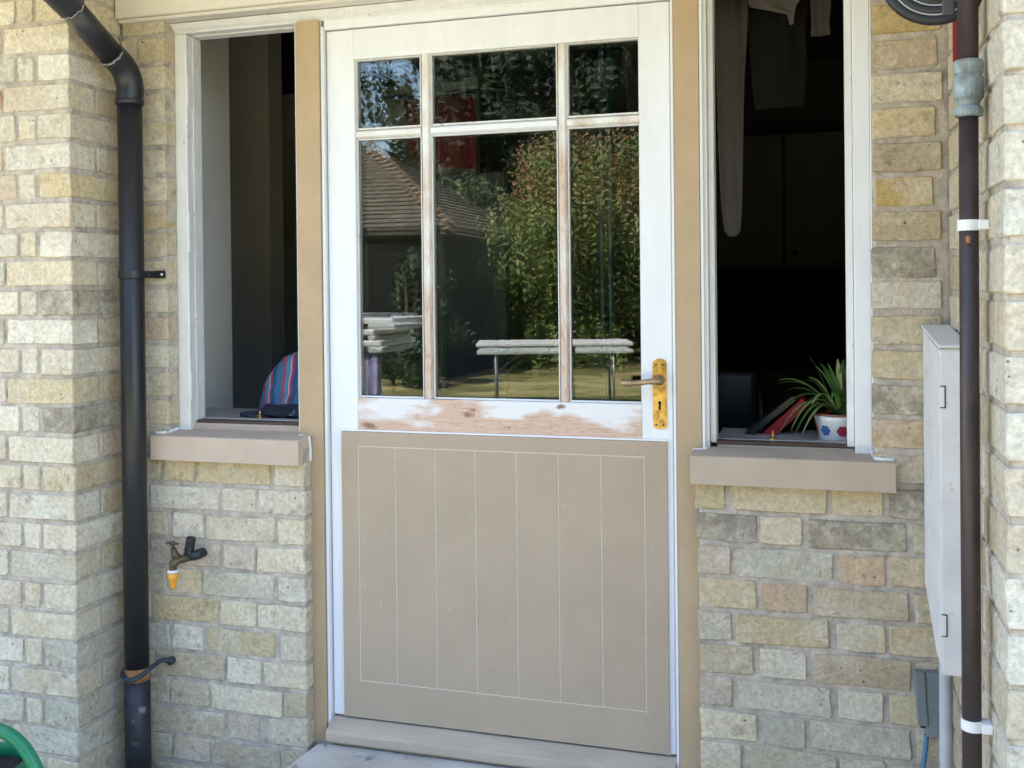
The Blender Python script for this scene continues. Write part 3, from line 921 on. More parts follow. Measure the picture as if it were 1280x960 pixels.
# handle
bm = B()
hx, hz0, hz1, hw = -0.386, 0.976, 1.154, 0.0175
poly = []
for i in range(9):
    a = pi * i / 8
    poly.append((hx + hw * cos(a), hz1 - .013 + .013 * sin(a)))
for i in range(9):
    a = pi + pi * i / 8
    poly.append((hx + hw * cos(a), hz0 + .010 + .010 * sin(a)))
prism(bm, poly, D0 - .0035, D0 - .0002, 'Y')
inn = [(hx + (x - hx) * .80, (z - 1.065) * .96 + 1.065) for x, z in poly]
prism(bm, inn, D0 - .0055, D0 - .0033, 'Y')
hd = obj('handle', bm, BRASS, door)
bm = B()
lathe(bm, [(.0135, D0 - .009), (.0135, D0 - .0045), (.0155, D0 - .0050)][::-1], (hx, 0, 1.100), 24, 'Y')
lathe(bm, [(.0095, D0 - .045), (.0105, D0 - .008)], (hx, 0, 1.100), 20, 'Y')
obj('rose', bm, BRONZE, hd, True)
bm = B()
tube(bm, smooth_path([(hx, D0 - .040, 1.100), (hx - .020, D0 - .043, 1.0995), (hx - .045, D0 - .043, 1.096), (hx - .070, D0 - .042, 1.0945), (hx - .088, D0 - .040, 1.0945)], 5),
     [.0090] + [.0082] * 4 + [.0070] * 5 + [.0075] * 5 + [.0088] * 5 + [.0092], 14)
obj('lever', bm, BRONZE, hd, True)
bm = B()
lathe(bm, [(.0042, D0 - .0060), (.0042, D0 - .0050)], (hx, 0, 1.043), 16, 'Y')
prism(bm, [(hx - .0022, 1.043), (hx + .0022, 1.043), (hx + .0034, 1.026), (hx - .0034, 1.026)], D0 - .0060, D0 - .0050, 'Y')
obj('keyhole', bm, HOLE, hd)
for sx in (-.0085, .0085):
    for sz in (0.987, 1.139):
        bm = B(); lathe(bm, [(.0028, D0 - .0066), (.0034, D0 - .0052)], (hx + sx, 0, sz), 10, 'Y')
        obj('screw', bm, BRASS_D, hd)

# ------------------------------------------------------------------ black downpipe
dp = thing('downpipe', 'black plastic rainwater downpipe with an offset bend, joined to old iron near the ground', 'drainpipe', (-1.848, -0.07, GZ))
ax, ay, r = -1.847, -0.072, 0.0335
bm = B(); tube(bm, [(ax, ay, 0.278), (ax, ay, 1.0), (ax, ay, 1.90)], r, 28)
obj('pipe', bm, BLACKPVC, dp, True)
bm = B(); tube(bm, smooth_path([(ax, ay, 1.862), (ax, ay, 1.92), (ax - .003, ay - .022, 1.962), (ax - .009, ay - .065, 1.990)], 6), r + .0035, 28)
obj('bend', bm, BLACKPVC, dp, True)
bm = B(); tube(bm, [(ax - .007, ay - .055, 1.984), (-1.874, -0.30, 2.100)], r, 28)
obj('offset_pipe', bm, BLACKPVC, dp, True)
bm = B(); tube(bm, smooth_path([(-1.872, -.268, 2.083), (-1.876, -.315, 2.108), (-1.882, -.362, 2.138), (-1.884, -.375, 2.20)], 6), r + .0045, 28)
obj('bend', bm, BLACKPVC, dp, True)
bm = B(); tube(bm, [(-1.884, -.376, 2.18), (-1.884, -.46, 2.30), (-1.884, -.90, 2.56)], r, 28)
obj('outlet', bm, BLACKPVC, dp, True)
for zc in (1.864,):
    bm = B(); lathe(bm, [(r + .001, -.004), (r + .0055, -.003), (r + .0055, .010), (r + .001, .012)], (ax, ay, zc), 28)
    obj('collar', bm, BLACKPVC, dp, True)
cb = mat('cobweb_dust', (0.35, 0.34, 0.33), 0.9, var=0.2)
for c0, n0 in (((-1.8585, -.140, 2.022 - .0), 1), ((-1.872, -.270, 2.085), 1)):
    d = (Vector((-1.874, -0.30, 2.100)) - Vector((ax - .007, ay - .055, 1.984))).normalized()
c1 = Vector((ax - .009, ay - .062, 1.988)); d = (Vector((-1.874, -0.30, 2.100)) - c1).normalized()
for cc, rr in ((c1, r + .004), (Vector((-1.8722, -.268, 2.083)), r + .005)):
    bm = B()
    pts = []
    s_ = d.cross(Vector((0, 0, 1))).normalized(); u_ = s_.cross(d)
    for i in range(15):
        a = pi * (0.95 + 0.75 * i / 14)
        pts.append(cc + s_ * cos(a) * rr + u_ * sin(a) * rr + d * rnd.uniform(-.003, .003))
    tube(bm, pts, [.0008 + .0014 * abs(sin(i * 1.3)) for i in range(15)], 6)
    obj('cobweb', bm, cb, dp)
bm = B(); tube(bm, [(ax, ay, GZ), (ax, ay, 0.255)], r + .002, 28)
obj('iron_pipe', bm, OLDIRON, dp, True)
bm = B(); lathe(bm, [(r + .003, .246), (r + .0035, .256), (r + .001, .279), (r, .281)], (ax, ay, 0), 28)
obj('joint', bm, RUST, dp, True)
# clips
def clip(z, w, m, name, lug):
    bm = B()
    lathe(bm, [(r + .0005, -w / 2), (r + .0035, -w / 2), (r + .0035, w / 2), (r + .0005, w / 2)], (ax, ay, z), 28)
    box(bm, ax + r - .004, -1.812, -0.045, -0.041, z - w / 2, z + w / 2, .001)
    o = obj(name, bm, m, dp, False)
    bm = B(); box(bm, ax + r - .006, -1.783, -0.0085, -0.0045, z - w * .55, z + w * .55, .0015)
    box(bm, ax + r - .006, ax + r - .001, -0.075, -0.0050, z - w * .5, z + w * .5, .001)
    obj('lug', bm, m, o)
    bm = B(); lathe(bm, [(.0032, -.011), (.0038, -.008)], (-1.795, 0, z), 10, 'Y')
    obj('screw', bm, OLDWHITE, o)
clip(1.385, .020, BLACKPVC, 'bracket', True)
bm = B()
tube(bm, smooth_path([(ax - .037, ay - .002, .272), (ax - .024, ay - .032, .266), (ax, ay - .042, .258), (ax + .026, ay - .034, .262), (ax + .042, -.062, .280), (ax + .052, -.03, .288), (ax + .066, -.016, .283), (ax + .072, -.010, .282)], 5), .0065, 10)
obj('iron_strap', bm, STRAP, dp, True)
bm = B(); lathe(bm, [(.011, -.018), (.011, -.004)], (ax + .068, 0, .282), 14, 'Y')
obj('strap_boss', bm, STRAP, dp, True)

# ------------------------------------------------------------------ garden tap
tp = thing('garden_tap', 'old brass garden tap with a yellow hose connector on the brick wall', 'tap', (-1.715, 0, 0.58))
bm = B()
tube(bm, smooth_path([(-1.690, -.002, .590), (-1.700, -.035, .588), (-1.714, -.062, .588), (-1.7235, -.072, .578), (-1.7245, -.073, .560)], 5), [.010] * 6 + [.011] * 6 + [.0125] * 5 + [.010] * 4, 14)
tube(bm, [(-1.716, -.062, .588), (-1.7235, -.066, .606), (-1.7265, -.068, .622)], [.0125, .010, .0075], 14)
tube(bm, [(-1.7265, -.068, .618), (-1.7275, -.069, .636)], [.0045, .0045], 10)
obj('body', bm, BRASS_D, tp, True)
bm = B(); box(bm, -1.748, -1.708, -.0725, -.0655, .632, .638, .002); lathe(bm, [(.006, .630), (.008, .634), (.006, .641)], (-1.7275, -.069, 0), 12)
obj('tee_handle', bm, BRASS_D, tp)
bm = B(); lathe(bm, [(.0155, .5555), (.0155, .5615), (.010, .5625)], (-1.7245, -.073, 0), 24)
obj('white_ring', bm, WHITEPVC, tp, True)
bm = B(); lathe(bm, [(.0080, .512), (.0095, .517), (.0095, .529), (.0105, .5305), (.0105, .533), (.0148, .538), (.0150, .555)], (-1.7245, -.073, 0), 24)
obj('hose_connector', bm, YELLOWPVC, tp, True)
bm = B()
tube(bm, smooth_path([(-1.692, -.034, .644), (-1.697, -.032, .622), (-1.700, -.034, .606)], 4), [.013] * 9, 14)
tube(bm, smooth_path([(-1.702, -.034, .608), (-1.694, -.03, .594), (-1.678, -.028, .596), (-1.676, -.012, .596), (-1.676, -.001, .596)], 4), [.014] * 17, 14)
obj('elbow_lagging', bm, BLACKRUB, tp, True)

# ------------------------------------------------------------------ right-hand pipes and boxes
gp = thing('iron_pipe', 'dark brown painted iron pipe with a greenish union coupling on the bright wing', 'pipe', (0.252, -0.56, GZ))
px_, py_ = 0.2535, -0.56
bm = B(); tube(bm, [(px_, py_, GZ), (px_, py_, 1.0), (px_ + .002, py_, 1.640)], .0162, 24)
obj('pipe', bm, BROWN, gp, True)
bm = B(); tube(bm, [(px_ + .002, py_, 1.715), (px_ + .003, py_, 2.2), (px_ + .003, py_, 3.0)], .0170, 24)
obj('pipe', bm, BROWN, gp, True)
un = B()
cx_, cz_ = px_ + .002, 1.630
lathe(un, [(.0175, 0.0), (.0235, .002), (.0240, .012), (.0215, .018), (.0185, .020), (.0205, .028), (.0255, .034), (.0262, .050), (.0255, .066), (.0215, .074), (.0245, .077), (.0252, .095), (.0225, .100), (.0175, .1015)], (cx_, py_, cz_), 20)
obj('union_coupling', un, GALV, gp, False)
un = B(); lathe(un, [(.0225, 0), (.0245, .003), (.0245, .014), (.0225, .017)], (cx_, py_, cz_ + .0005), 6)
obj('hex_nut', un, GALV, gp)
for z in (1.440, 0.560):
    bm = B()
    lathe(bm, [(.0165, -.0095), (.0192, -.0095), (.0192, .0095), (.0165, .0095)], (px_ + .001, py_, z), 20)
    box(bm, px_ + .014, WX - .001, py_ - .022, py_ + .012, z - .0085, z + .0085, .0015)
    obj('pipe_clip', bm, WHITEPVC, gp)
bm = B(); lathe(bm, [(.0035, -.012), (.0045, -.004), (.003, .001)], (px_ - .002, py_ - .0165, 1.420), 10)
obj('rust_drip', bm, RUST, gp)

rp_ = B(); tube(rp_, [(.266, -.33, 1.775), (.266, -.33, 2.6)], .0085, 12)
o = obj('red_conduit', rp_, REDPAINT, None, True, (.266, -.33, 1.775))
tag(o, 'dark red conduit half hidden behind the brown pipe above its coupling', 'pipe')

mb = thing('meter_box', 'tall chalky white meter box with a sloping lid behind the brown pipe', 'meter box', (0.26, -0.18, 0.56))
bm = B()
prism(bm, [(-0.002, 0.655), (-0.002, 1.236), (-0.335, 1.206), (-0.335, 0.572), (-0.24, 0.572)], 0.2285, WX - .002, 'X')
bmesh.ops.bevel(bm, geom=bm.edges[:], offset=.003, segments=2, affect='EDGES')
obj('body', bm, BOXWHITE, mb)
bm = B()
prism(bm, [(0.2265, 0.566), (WX - .003, 0.566), (WX - .003, 1.2095), (0.2265, 1.2095)], -0.352, -0.3355, 'Y')
bmesh.ops.bevel(bm, geom=bm.edges[:], offset=.003, segments=2, affect='EDGES')
mdoor = obj('door', bm, BOXWHITE, mb)
for z in (0.665, 1.115):
    bm = B(); box(bm, .2275, .2375, -.3535, -.3515, z - .022, z + .022)
    obj('hinge_slot', bm, HOLE, mdoor)
    bm = B(); box(bm, .2270, .2355, -.3555, -.3525, z - .020, z + .020, .001)
    obj('hinge', bm, BOXWHITE, mdoor)
bm = B()
prism(bm, [(-0.001, 1.2375), (-0.001, 1.2435), (-0.356, 1.2165), (-0.356, 1.2105)], 0.2245, WX - .001, 'X')
bmesh.ops.bevel(bm, geom=bm.edges[:], offset=.0015, segments=1, affect='EDGES')
obj('lid', bm, BOXWHITE, mb)

bm = B(); tube(bm, smooth_path([(.281, -.455, .58), (.2815, -.455, .9), (.281, -.456, 1.2)], 6), .0035, 8)
o = obj('wall_cable', bm, WHITEPVC, None, True, (.281, -.455, .58))
tag(o, 'thin white cable clipped upright to the wing behind the brown pipe', 'cable')

jb = thing('junction_box', 'small grey plastic junction box with its cover hanging open under the meter box', 'junction box', (0.232, 0, 0.30))
obj('base', bx(.2265, .2560, -.030, -.001, .306, .452, .003, 2), GREYPVC, jb)
bm = bx(.2030, .2250, -.034, -.003, .331, .452, .003, 2)
for v in bm.verts:
    v.co.x += (v.co.z - .452) * -.055
obj('cover', bm, GREYPVC, jb)
obj('opening', bx(.2150, .2262, -.026, -.004, .325, .40), HOLE, jb)
bm = B(); tube(bm, smooth_path([(.2290, -.012, .305), (.226, -.014, .27), (.217, -.016, .20), (.205, -.018, .10), (.200, -.02, GZ)], 6), .0055, 10)
o = obj('supply_cable', bm, BLUECABLE, None, True, (.20, -.02, GZ))
tag(o, 'blue cable running down from the grey junction box', 'cable')
bm = B(); tube(bm, [(.249, -.2, GZ), (.2495, -.2, .575)], .0125, 18)
o = obj('conduit', bm, LIGHTPVC, None, True, (.249, -.2, GZ))
tag(o, 'pale grey upright conduit below the white meter box', 'pipe')

# coil of black hose hung on the brown pipe
hc = thing('hose_coil', 'coil of black ribbed hose hanging at the top of the brown pipe', 'hose', (0.205, -0.47, 1.83))
cc = Vector((0.215, -0.475, 1.925))
PALER = mat('pale_hose_highlight', (0.42, 0.41, 0.40), 0.6)  # colour of thin pale rings that draw highlights on the black hose turns
for i, R_ in enumerate((.100, .083, .066, .049)):
    for nm, rr, tr_, dy, mm in (('hose_turn', R_, .0098, 0, BLACKRUB), ('hose_highlight', R_ - .0085, .0016, -.0075, PALER)):
        bm = B()
        pts = [cc + Vector((cos(2 * pi * j / 44) * rr * .95, dy + .002 * sin(2 * pi * j / 44 * 2 + i), sin(2 * pi * j / 44) * rr)) for j in range(44)]
        tube(bm, pts, tr_, 10, close=True)
        obj(nm, bm, mm, hc, True)
obj('hanger', bx(.222, .243, -.488, -.455, 1.83, 1.868, .002), mat('grey_hanger', (0.07, 0.07, 0.065), 0.6), hc)

# ------------------------------------------------------------------ watering can
wc = thing('watering_can', 'green plastic watering can standing in front of the pale pier', 'watering can', (-1.80, -0.68, GZ))
wx, wy = -1.80, -0.68
bm = B()
lathe(bm, [(.115, GZ), (.122, GZ + .02), (.118, .12), (.110, .245), (.100, .285), (.098, .293), (.092, .290), (.094, .27), (.105, .15), (.108, .0), (.0, -.02)][:-1], (wx, wy, 0), 36)
obj('body', bm, GREENPVC, wc, True)
bm = B(); lathe(bm, [(.090, .262), (.0905, .264)], (wx, wy, 0), 36)
obj('dark_inside', bm, HOLE, wc)
bm = B()
tube(bm, smooth_path([(wx - .10, wy, .27), (wx - .085, wy - .004, .335), (wx - .02, wy - .006, .372), (wx + .06, wy - .006, .372), (wx + .125, wy - .004, .335), (wx + .168, wy, .25), (wx + .165, wy, .16), (wx + .115, wy, .08)], 7), .0145, 16)
obj('handle', bm, GREENPVC, wc, True)
bm = B(); tube(bm, [(wx - .10, wy, .04), (wx - .24, wy, .20), (wx - .34, wy, .33)], [.032, .022, .016], 16)
obj('spout', bm, GREENPVC, wc, True)
bm = B(); lathe(bm, [(.016, 0), (.038, .03), (.038, .034)], (0, 0, 0), 20)
bmesh.ops.transform(bm, matrix=Matrix.Translation((wx - .335, wy, .325)) @ Matrix.Rotation(radians(-38), 4, 'Y'), verts=bm.verts)
obj('rose', bm, GREENPVC, wc, True)

# ------------------------------------------------------------------ things inside the windows
ledge = obj('inner_ledge', bx(-0.262, 1.0, 0.146, 0.42, 0.90, 0.935, .002), LEDGE, None, False, (0.3, 0.28, 0.90))
tag(ledge, 'painted ledge inside the window holding the potted spider plant', 'ledge')
ledge2 = obj('inner_ledge', bx(-1.949, -1.36, 0.146, 0.42, 0.90, 0.952, .002), LEDGE, None, False, (-1.7, 0.28, 0.90))
tag(ledge2, 'painted ledge inside the window holding the striped bag', 'ledge')

POTW = mat('white_glaze', (0.74, 0.74, 0.73), 0.2, var=0.03)
TERRA = mat('terracotta', (0.36, 0.13, 0.06), 0.85, var=0.15)
plant = thing('potted_plant', 'spider plant in a white pot painted with flowers on the window ledge', 'plant', (0.05, 0.235, 0.935))
cx, cy = 0.050, 0.235
bm = B(); lathe(bm, [(.046, .9355), (.052, .940), (.062, .990), (.064, 1.002), (.060, 1.003), (.057, .996)], (cx, cy, 0), 36)
pot = obj('pot', bm, POTW, plant, True)
bm = B(); lathe(bm, [(.0575, .990), (.0575, .9965), (.0600, 1.008), (.0560, 1.008), (.0535, .9985)], (cx, cy, 0), 36)
obj('inner_pot', bm, TERRA, plant, True)
bm = B(); lathe(bm, [(.0535, .990), (.0535, .9995)], (cx, cy, 0), 24)
obj('soil', bm, mat('potting_soil', (0.03, 0.02, 0.014), 0.95), plant)
FLB, FLR = mat('blue_flower_paint', (0.05, 0.13, 0.36), 0.3), mat('red_flower_paint', (0.42, 0.03, 0.06), 0.3)
for ang, fm in ((-128, FLB), (-85, FLR), (-42, FLB), (-170, FLR)):
    a = radians(ang)
    bm = B()
    for j in range(7):
        t = 2 * pi * j / 7
        rr, cr_ = (.0, .0055) if j == 6 else (.0085, .0058)
        t = 2 * pi * j / 6
        zc = .967 + rr * sin(t)
        R0 = .0525 + (zc - .940) * .2 - .0012
        aa = a + rr * cos(t) / .058
        vs = []
        for q in range(10):
            u = 2 * pi * q / 10
            z2 = zc + cr_ * sin(u); a2 = aa + cr_ * cos(u) / .058
            R2 = .0523 + (z2 - .940) * .2 + .0006 + .0002 * (j % 2)
            vs.append(bm.verts.new((cx + R2 * cos(a2), cy + R2 * sin(a2), z2)))
        bm.faces.new(vs)
    obj('painted_flower', bm, fm, pot)
LEAF = mat('spider_leaf_green', (0.07, 0.16, 0.035), 0.45, var=0.2, scale=20)
LEAFP = mat('spider_leaf_pale', (0.20, 0.26, 0.09), 0.45, var=0.15, scale=20)
tips = [(-.105, .20, 1.090, .055, 1), (-.030, .24, 1.160, .02, 0), (.075, .25, 1.165, .01, 0), (.045, .20, 1.150, .01, 1), (-.105, .19, .945, .105, 1), (-.065, .17, .945, .10, 0), (-.085, .23, 1.060, .05, 0),
        (-.06, .22, .99, .09, 0), (.10, .2, 1.12, .03, 1), (.16, .22, 1.05, .07, 0), (.17, .3, 1.10, .05, 1), (.0, .33, 1.13, .03, 0), (.10, .33, 1.15, .03, 1), (-.04, .30, 1.08, .05, 0), (.01, .21, 1.12, .01, 0), (.085, .22, 1.13, .01, 1), (.16, .17, .99, .1, 0), (-.02, .165, 1.03, .07, 1), (-.09, .21, 1.02, .075, 0), (-.075, .18, .955, .11, 1), (-.045, .165, .952, .09, 1), (-.11, .25, 1.075, .06, 0), (-.01, .22, 1.13, .02, 1), (.02, .2, 1.14, .01, 0), (.06, .19, 1.15, .015, 0), (.03, .16, 1.05, .06, 0), (-.03, .2, 1.10, .04, 1), (.09, .17, 1.08, .05, 0)]
for tx, ty, tz, arch, pal in tips:
    b0 = Vector((cx + rnd.uniform(-.012, .012), cy + rnd.uniform(-.012, .012), 1.0))
    t1 = Vector((tx, ty, tz))
    mid = (b0 + t1) / 2 + Vector((0, 0, arch + .02))
    side = Vector((t1.y - b0.y, -(t1.x - b0.x), 0))
    side = side.normalized() if side.length > .01 else Vector((1, 0, 0))
    bm = B(); prev = None
    for i in range(11):
        t = i / 10
        p = b0 * (1 - t) ** 2 + mid * 2 * t * (1 - t) + t1 * t * t
        w = .0078 * (sin(pi * min(1, t * .9 + .12)) ** .6) * (1 if t < .95 else .25)
        v = [bm.verts.new(p + side * w), bm.verts.new(p - Vector((0, 0, w * .5))), bm.verts.new(p - side * w)]
        if prev:
            bm.faces.new((prev[0], prev[1], v[1], v[0])); bm.faces.new((prev[1], prev[2], v[2], v[1]))
        prev = v
    obj('leaf', bm, LEAFP if pal else LEAF, plant, True)


def leaning_book(name, label, cat, x, y, lean, t, h, d, m):
    th = thing(name, label, cat, (x, y, 0.9355))
    R_ = Matrix.Translation((x, y, .9355)) @ Matrix.Rotation(radians(lean), 4, 'Y')
    for nm, q in (('cover', (0, t, 0, d, 0, h)), ('spine_band', (-.0006, t + .0006, -.0006, d * .2, h * .7, h * .8))):
        bm = bx(*q, .0008); bmesh.ops.transform(bm, matrix=R_, verts=bm.verts)
        obj(nm, bm, m, th)
    return th


leaning_book('folder', 'red folder leaning behind the flower-painted pot', 'folder', -.150, .31, 47, .026, .145, .10, mat('red_card', (0.42, 0.012, 0.03), 0.5, var=0.1))
leaning_book('folder', 'black folder leaning against the red one', 'folder', -.195, .30, 50, .016, .165, .11, mat('black_card', (0.02, 0.021, 0.024), 0.4, var=0.1))

ch = thing('chair', 'dark chair with a thin chrome frame in the dim kitchen', 'chair', (-0.26, 0.75, 0.06))
NAVY = mat('navy_plastic', (0.012, 0.014, 0.024), 0.35, var=0.1)
CHROME = mat('chrome', (0.6, 0.6, 0.62), 0.15, metal=1.0)
bm = bx(-.43, -.19, .70, .72, .80, 1.065, .012, 2)
obj('backrest', bm, NAVY, ch, True)
obj('seat', bx(-.44, -.10, .72, 1.08, .48, .51, .01, 2), NAVY, ch)
for x_, y_ in ((-.43, .71), (-.17, .71), (-.43, 1.05), (-.12, 1.05)):
    bm = B(); tube(bm, [(x_, y_, .06), (x_ - (.0 if y_ > 1 else 0), y_, .50 if y_ > 1 else 1.02)], .009, 12)
    obj('leg', bm, CHROME, ch, True)

# clothes drying indoors
def cloth(name, label, outline, y, m, amp=.02, freq=26, seed=0, group=None):
    """outline: list of (z, x0, x1); a draped sheet with folds and thickness"""
    bm = B(); n = 14
    grids = []
    for side in (0, 1):
        g = []
        for (z, x0, x1) in outline:
            rowv = []
            for i in range(n + 1):
                t = i / n
                x = x0 + (x1 - x0) * t
                yy = y + amp * sin(freq * x + seed + z * 1.7) + amp * .5 * sin(freq * 2.3 * x + z * 4 + seed) + side * .004
                rowv.append(bm.verts.new((x, yy, z)))
            g.append(rowv)
        grids.append(g)
    for g in grids:
        for a, b in zip(g[:-1], g[1:]):
            for i in range(n):
                bm.faces.new((a[i], a[i + 1], b[i + 1], b[i]))
    f, k = grids
    rim = [f[0][i] for i in range(n + 1)] + [r_[-1] for r_ in f[1:]] + [f[-1][i] for i in range(n - 1, -1, -1)] + [r_[0] for r_ in f[-2:0:-1]]
    rik = [k[0][i] for i in range(n + 1)] + [r_[-1] for r_ in k[1:]] + [k[-1][i] for i in range(n - 1, -1, -1)] + [r_[0] for r_ in k[-2:0:-1]]
    bridge(bm, rim, rik)
    o = obj(name, bm, m, None, True, ((outline[0][1] + outline[0][2]) / 2, y, outline[-1][0]))
    return tag(o, label, 'laundry', group)


LIL = mat('lilac_grey_cotton', (0.17, 0.15, 0.15), 0.9, var=0.08)
PALE = mat('pale_cotton', (0.34, 0.30, 0.30), 0.9, var=0.06)
GREY = mat('grey_cotton', (0.20, 0.19, 0.19), 0.9, var=0.1)
CHAR = mat('charcoal_cotton', (0.03, 0.028, 0.028), 0.9, var=0.1)
cloth('hanging_garment', 'long lilac-grey sleeve hanging far down beside the window mullion', [(2.25, -.295, -.19), (2.10, -.292, -.195), (1.95, -.287, -.205), (1.75, -.283, -.212), (1.58, -.276, -.216), (1.50, -.268, -.222), (1.483, -.255, -.232)], .6, LIL, .010, 60)
cloth('hanging_garment', 'pale pink garment bunched over the airer with a drooping corner', [(2.26, -.215, -.02), (2.215, -.205, -.03), (2.19, -.195, -.055), (2.165, -.085, -.062), (2.13, -.078, -.066)], .72, PALE, .012, 40, 2)
cloth('hanging_garment', 'short grey sleeve with a pale cuff hanging under the airer', [(2.26, -.02, .05), (2.19, -.016, .045), (2.12, -.014, .038), (2.085, -.016, .042)], .70, LIL, .006, 60, 4)
cloth('hanging_garment', 'charcoal shirt hanging behind the paler laundry', [(2.26, -.22, -.02), (2.15, -.21, -.03), (2.0, -.20, -.03), (1.9, -.19, -.04)], .85, CHAR, .014, 40, 5)
rail = B(); tube(rail, [(-.8, .66, 2.262), (.9, .66, 2.262)], .008, 12)
for x_ in (-.7, .8):
    tube(rail, [(x_, .66, 2.262), (x_, .66, 2.60)], .003, 8)
tag(obj('drying_rail', rail, CHROME, None, True, (0, .66, 2.26)), 'thin metal drying rail below the kitchen ceiling carrying the laundry', 'rail')

# kitchen units far inside
ku = thing('kitchen_units', 'dim run of kitchen cupboards along the back of the room', 'cupboard', (0.0, 3.1, 0.06))
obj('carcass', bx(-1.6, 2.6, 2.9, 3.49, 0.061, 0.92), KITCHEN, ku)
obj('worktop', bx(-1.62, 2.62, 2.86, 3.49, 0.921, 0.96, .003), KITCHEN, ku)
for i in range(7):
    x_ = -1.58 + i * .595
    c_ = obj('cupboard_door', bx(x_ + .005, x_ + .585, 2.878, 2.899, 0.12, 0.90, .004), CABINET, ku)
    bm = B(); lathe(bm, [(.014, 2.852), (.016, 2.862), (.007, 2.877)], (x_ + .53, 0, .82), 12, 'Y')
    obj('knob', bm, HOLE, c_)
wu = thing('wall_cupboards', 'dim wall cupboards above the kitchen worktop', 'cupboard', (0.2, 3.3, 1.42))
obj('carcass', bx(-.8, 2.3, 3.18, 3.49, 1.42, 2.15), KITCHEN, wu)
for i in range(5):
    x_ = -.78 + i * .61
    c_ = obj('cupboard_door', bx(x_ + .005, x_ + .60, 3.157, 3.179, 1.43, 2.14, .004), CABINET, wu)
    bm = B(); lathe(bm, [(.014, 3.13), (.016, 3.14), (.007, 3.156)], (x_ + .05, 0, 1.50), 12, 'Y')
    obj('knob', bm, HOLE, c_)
fg = thing('refrigerator', 'pale upright refrigerator glimpsed through the door glass', 'fridge', (-1.215, 1.3, 0.06))
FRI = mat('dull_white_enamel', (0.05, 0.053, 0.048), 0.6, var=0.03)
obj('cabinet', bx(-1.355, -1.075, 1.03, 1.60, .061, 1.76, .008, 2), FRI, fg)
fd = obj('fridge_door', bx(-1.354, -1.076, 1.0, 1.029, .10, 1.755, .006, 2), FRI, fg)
cloth('red_coat', 'dark red coat hanging inside behind the upper door panes', [(2.02, -1.42, -1.16), (1.90, -1.41, -1.155), (1.80, -1.39, -1.15), (1.76, -1.36, -1.16)], .9, mat('dark_red_wool', (0.17, 0.008, 0.014), 0.9, var=0.15), .015, 35, 1)
peg = B(); tube(peg, [(-1.5, .9, 2.03), (-1.05, .9, 2.03)], .008, 10); tube(peg, [(-1.28, .9, 2.03), (-1.28, .9, 2.60)], .005, 8)
tag(obj('coat_rail', peg, NAVY, None, True, (-1.28, .9, 2.03)), 'short metal rail inside holding the dark red coat', 'rail')
TEAL = mat('teal_pole_paint', (0.010, 0.085, 0.12), 0.4, var=0.1)
for i, x_ in enumerate((-.625, -.600)):
    bm = B(); tube(bm, [(x_, .52, .061), (x_, .52, 2.599)], .0055, 12)
    o = obj('pole', bm, TEAL, None, True, (x_, .52, .061))
    tag(o, 'slim teal pole standing inside the door from floor to ceiling', 'pole', 'pair of teal poles inside the door')

# striped bag and dark pouch on the left ledge
STR = stripes_material('striped_canvas', [(0.0, (0.05, 0.16, 0.30)), (0.16, (0.05, 0.16, 0.30)), (0.30, (0.42, 0.05, 0.10)), (0.42, (0.07, 0.24, 0.40)), (0.62, (0.50, 0.40, 0.42)), (0.68, (0.35, 0.04, 0.10)), (0.78, (0.03, 0.08, 0.20))], 14, 0)
bm = B(); n = 12
rows = []
for i in range(9):
    t = i / 8
    z = .953 + .20 * t
    xl = -1.672 + .165 * (1 - math.sqrt(max(0, 1 - t * t)) * .9 - .1 * (1 - t)); xr = -1.36 - .05 * t
    rowv = []
    for j in range(n):
        a = 2 * pi * j / n
        sx = (xl + xr) / 2 + (xr - xl) / 2 * cos(a) * (1 + .05 * sin(3 * a + i)); sy = .30 + (.075 - .05 * t) * sin(a) * (1 + .1 * sin(5 * a + i * 2))
        rowv.append(bm.verts.new((sx, sy, z + .006 * sin(4 * a + i))))
    rows.append(rowv)
for a, b in zip(rows[:-1], rows[1:]):
    bridge(bm, a, b)
bm.faces.new(rows[0]); bm.faces.new(rows[-1])
bag = thing('striped_bag', 'blue and red striped canvas bag slumped on the ledge inside the narrow window', 'bag', (-1.5, .30, .953))
obj('body', bm, STR, bag, True)
for s_ in (-.02, .02):
    bm = B(); tube(bm, smooth_path([(-1.50, .30 + s_, 1.15), (-1.48, .30 + s_, 1.22), (-1.43, .30 + s_, 1.22), (-1.41, .30 + s_, 1.15)], 6), .006, 8)
    obj('strap', bm, STR, bag, True)
bm = B()
for i in range(5):
    tube(bm, smooth_path([(-1.675 + .012 * i, .205 + .008 * i, .960 + .002 * i), (-1.60, .20 + .012 * i, .968 + .004 * i), (-1.52, .21 + .006 * i, .965 + .005 * i), (-1.44, .20 + .01 * i, .962 + .004 * i)], 5), [.007 + .003 * sin(k + i) for k in range(16)], 10)
o = obj('folded_cloth', bm, mat('navy_cloth', (0.03, 0.035, 0.055), 0.85, var=0.3, scale=25, spot=((0.25, 0.26, 0.3), 30, 0.62, 0.06)), None, True, (-1.56, .21, .953))
tag(o, 'crumpled navy cloth lying before the striped bag', 'cloth')

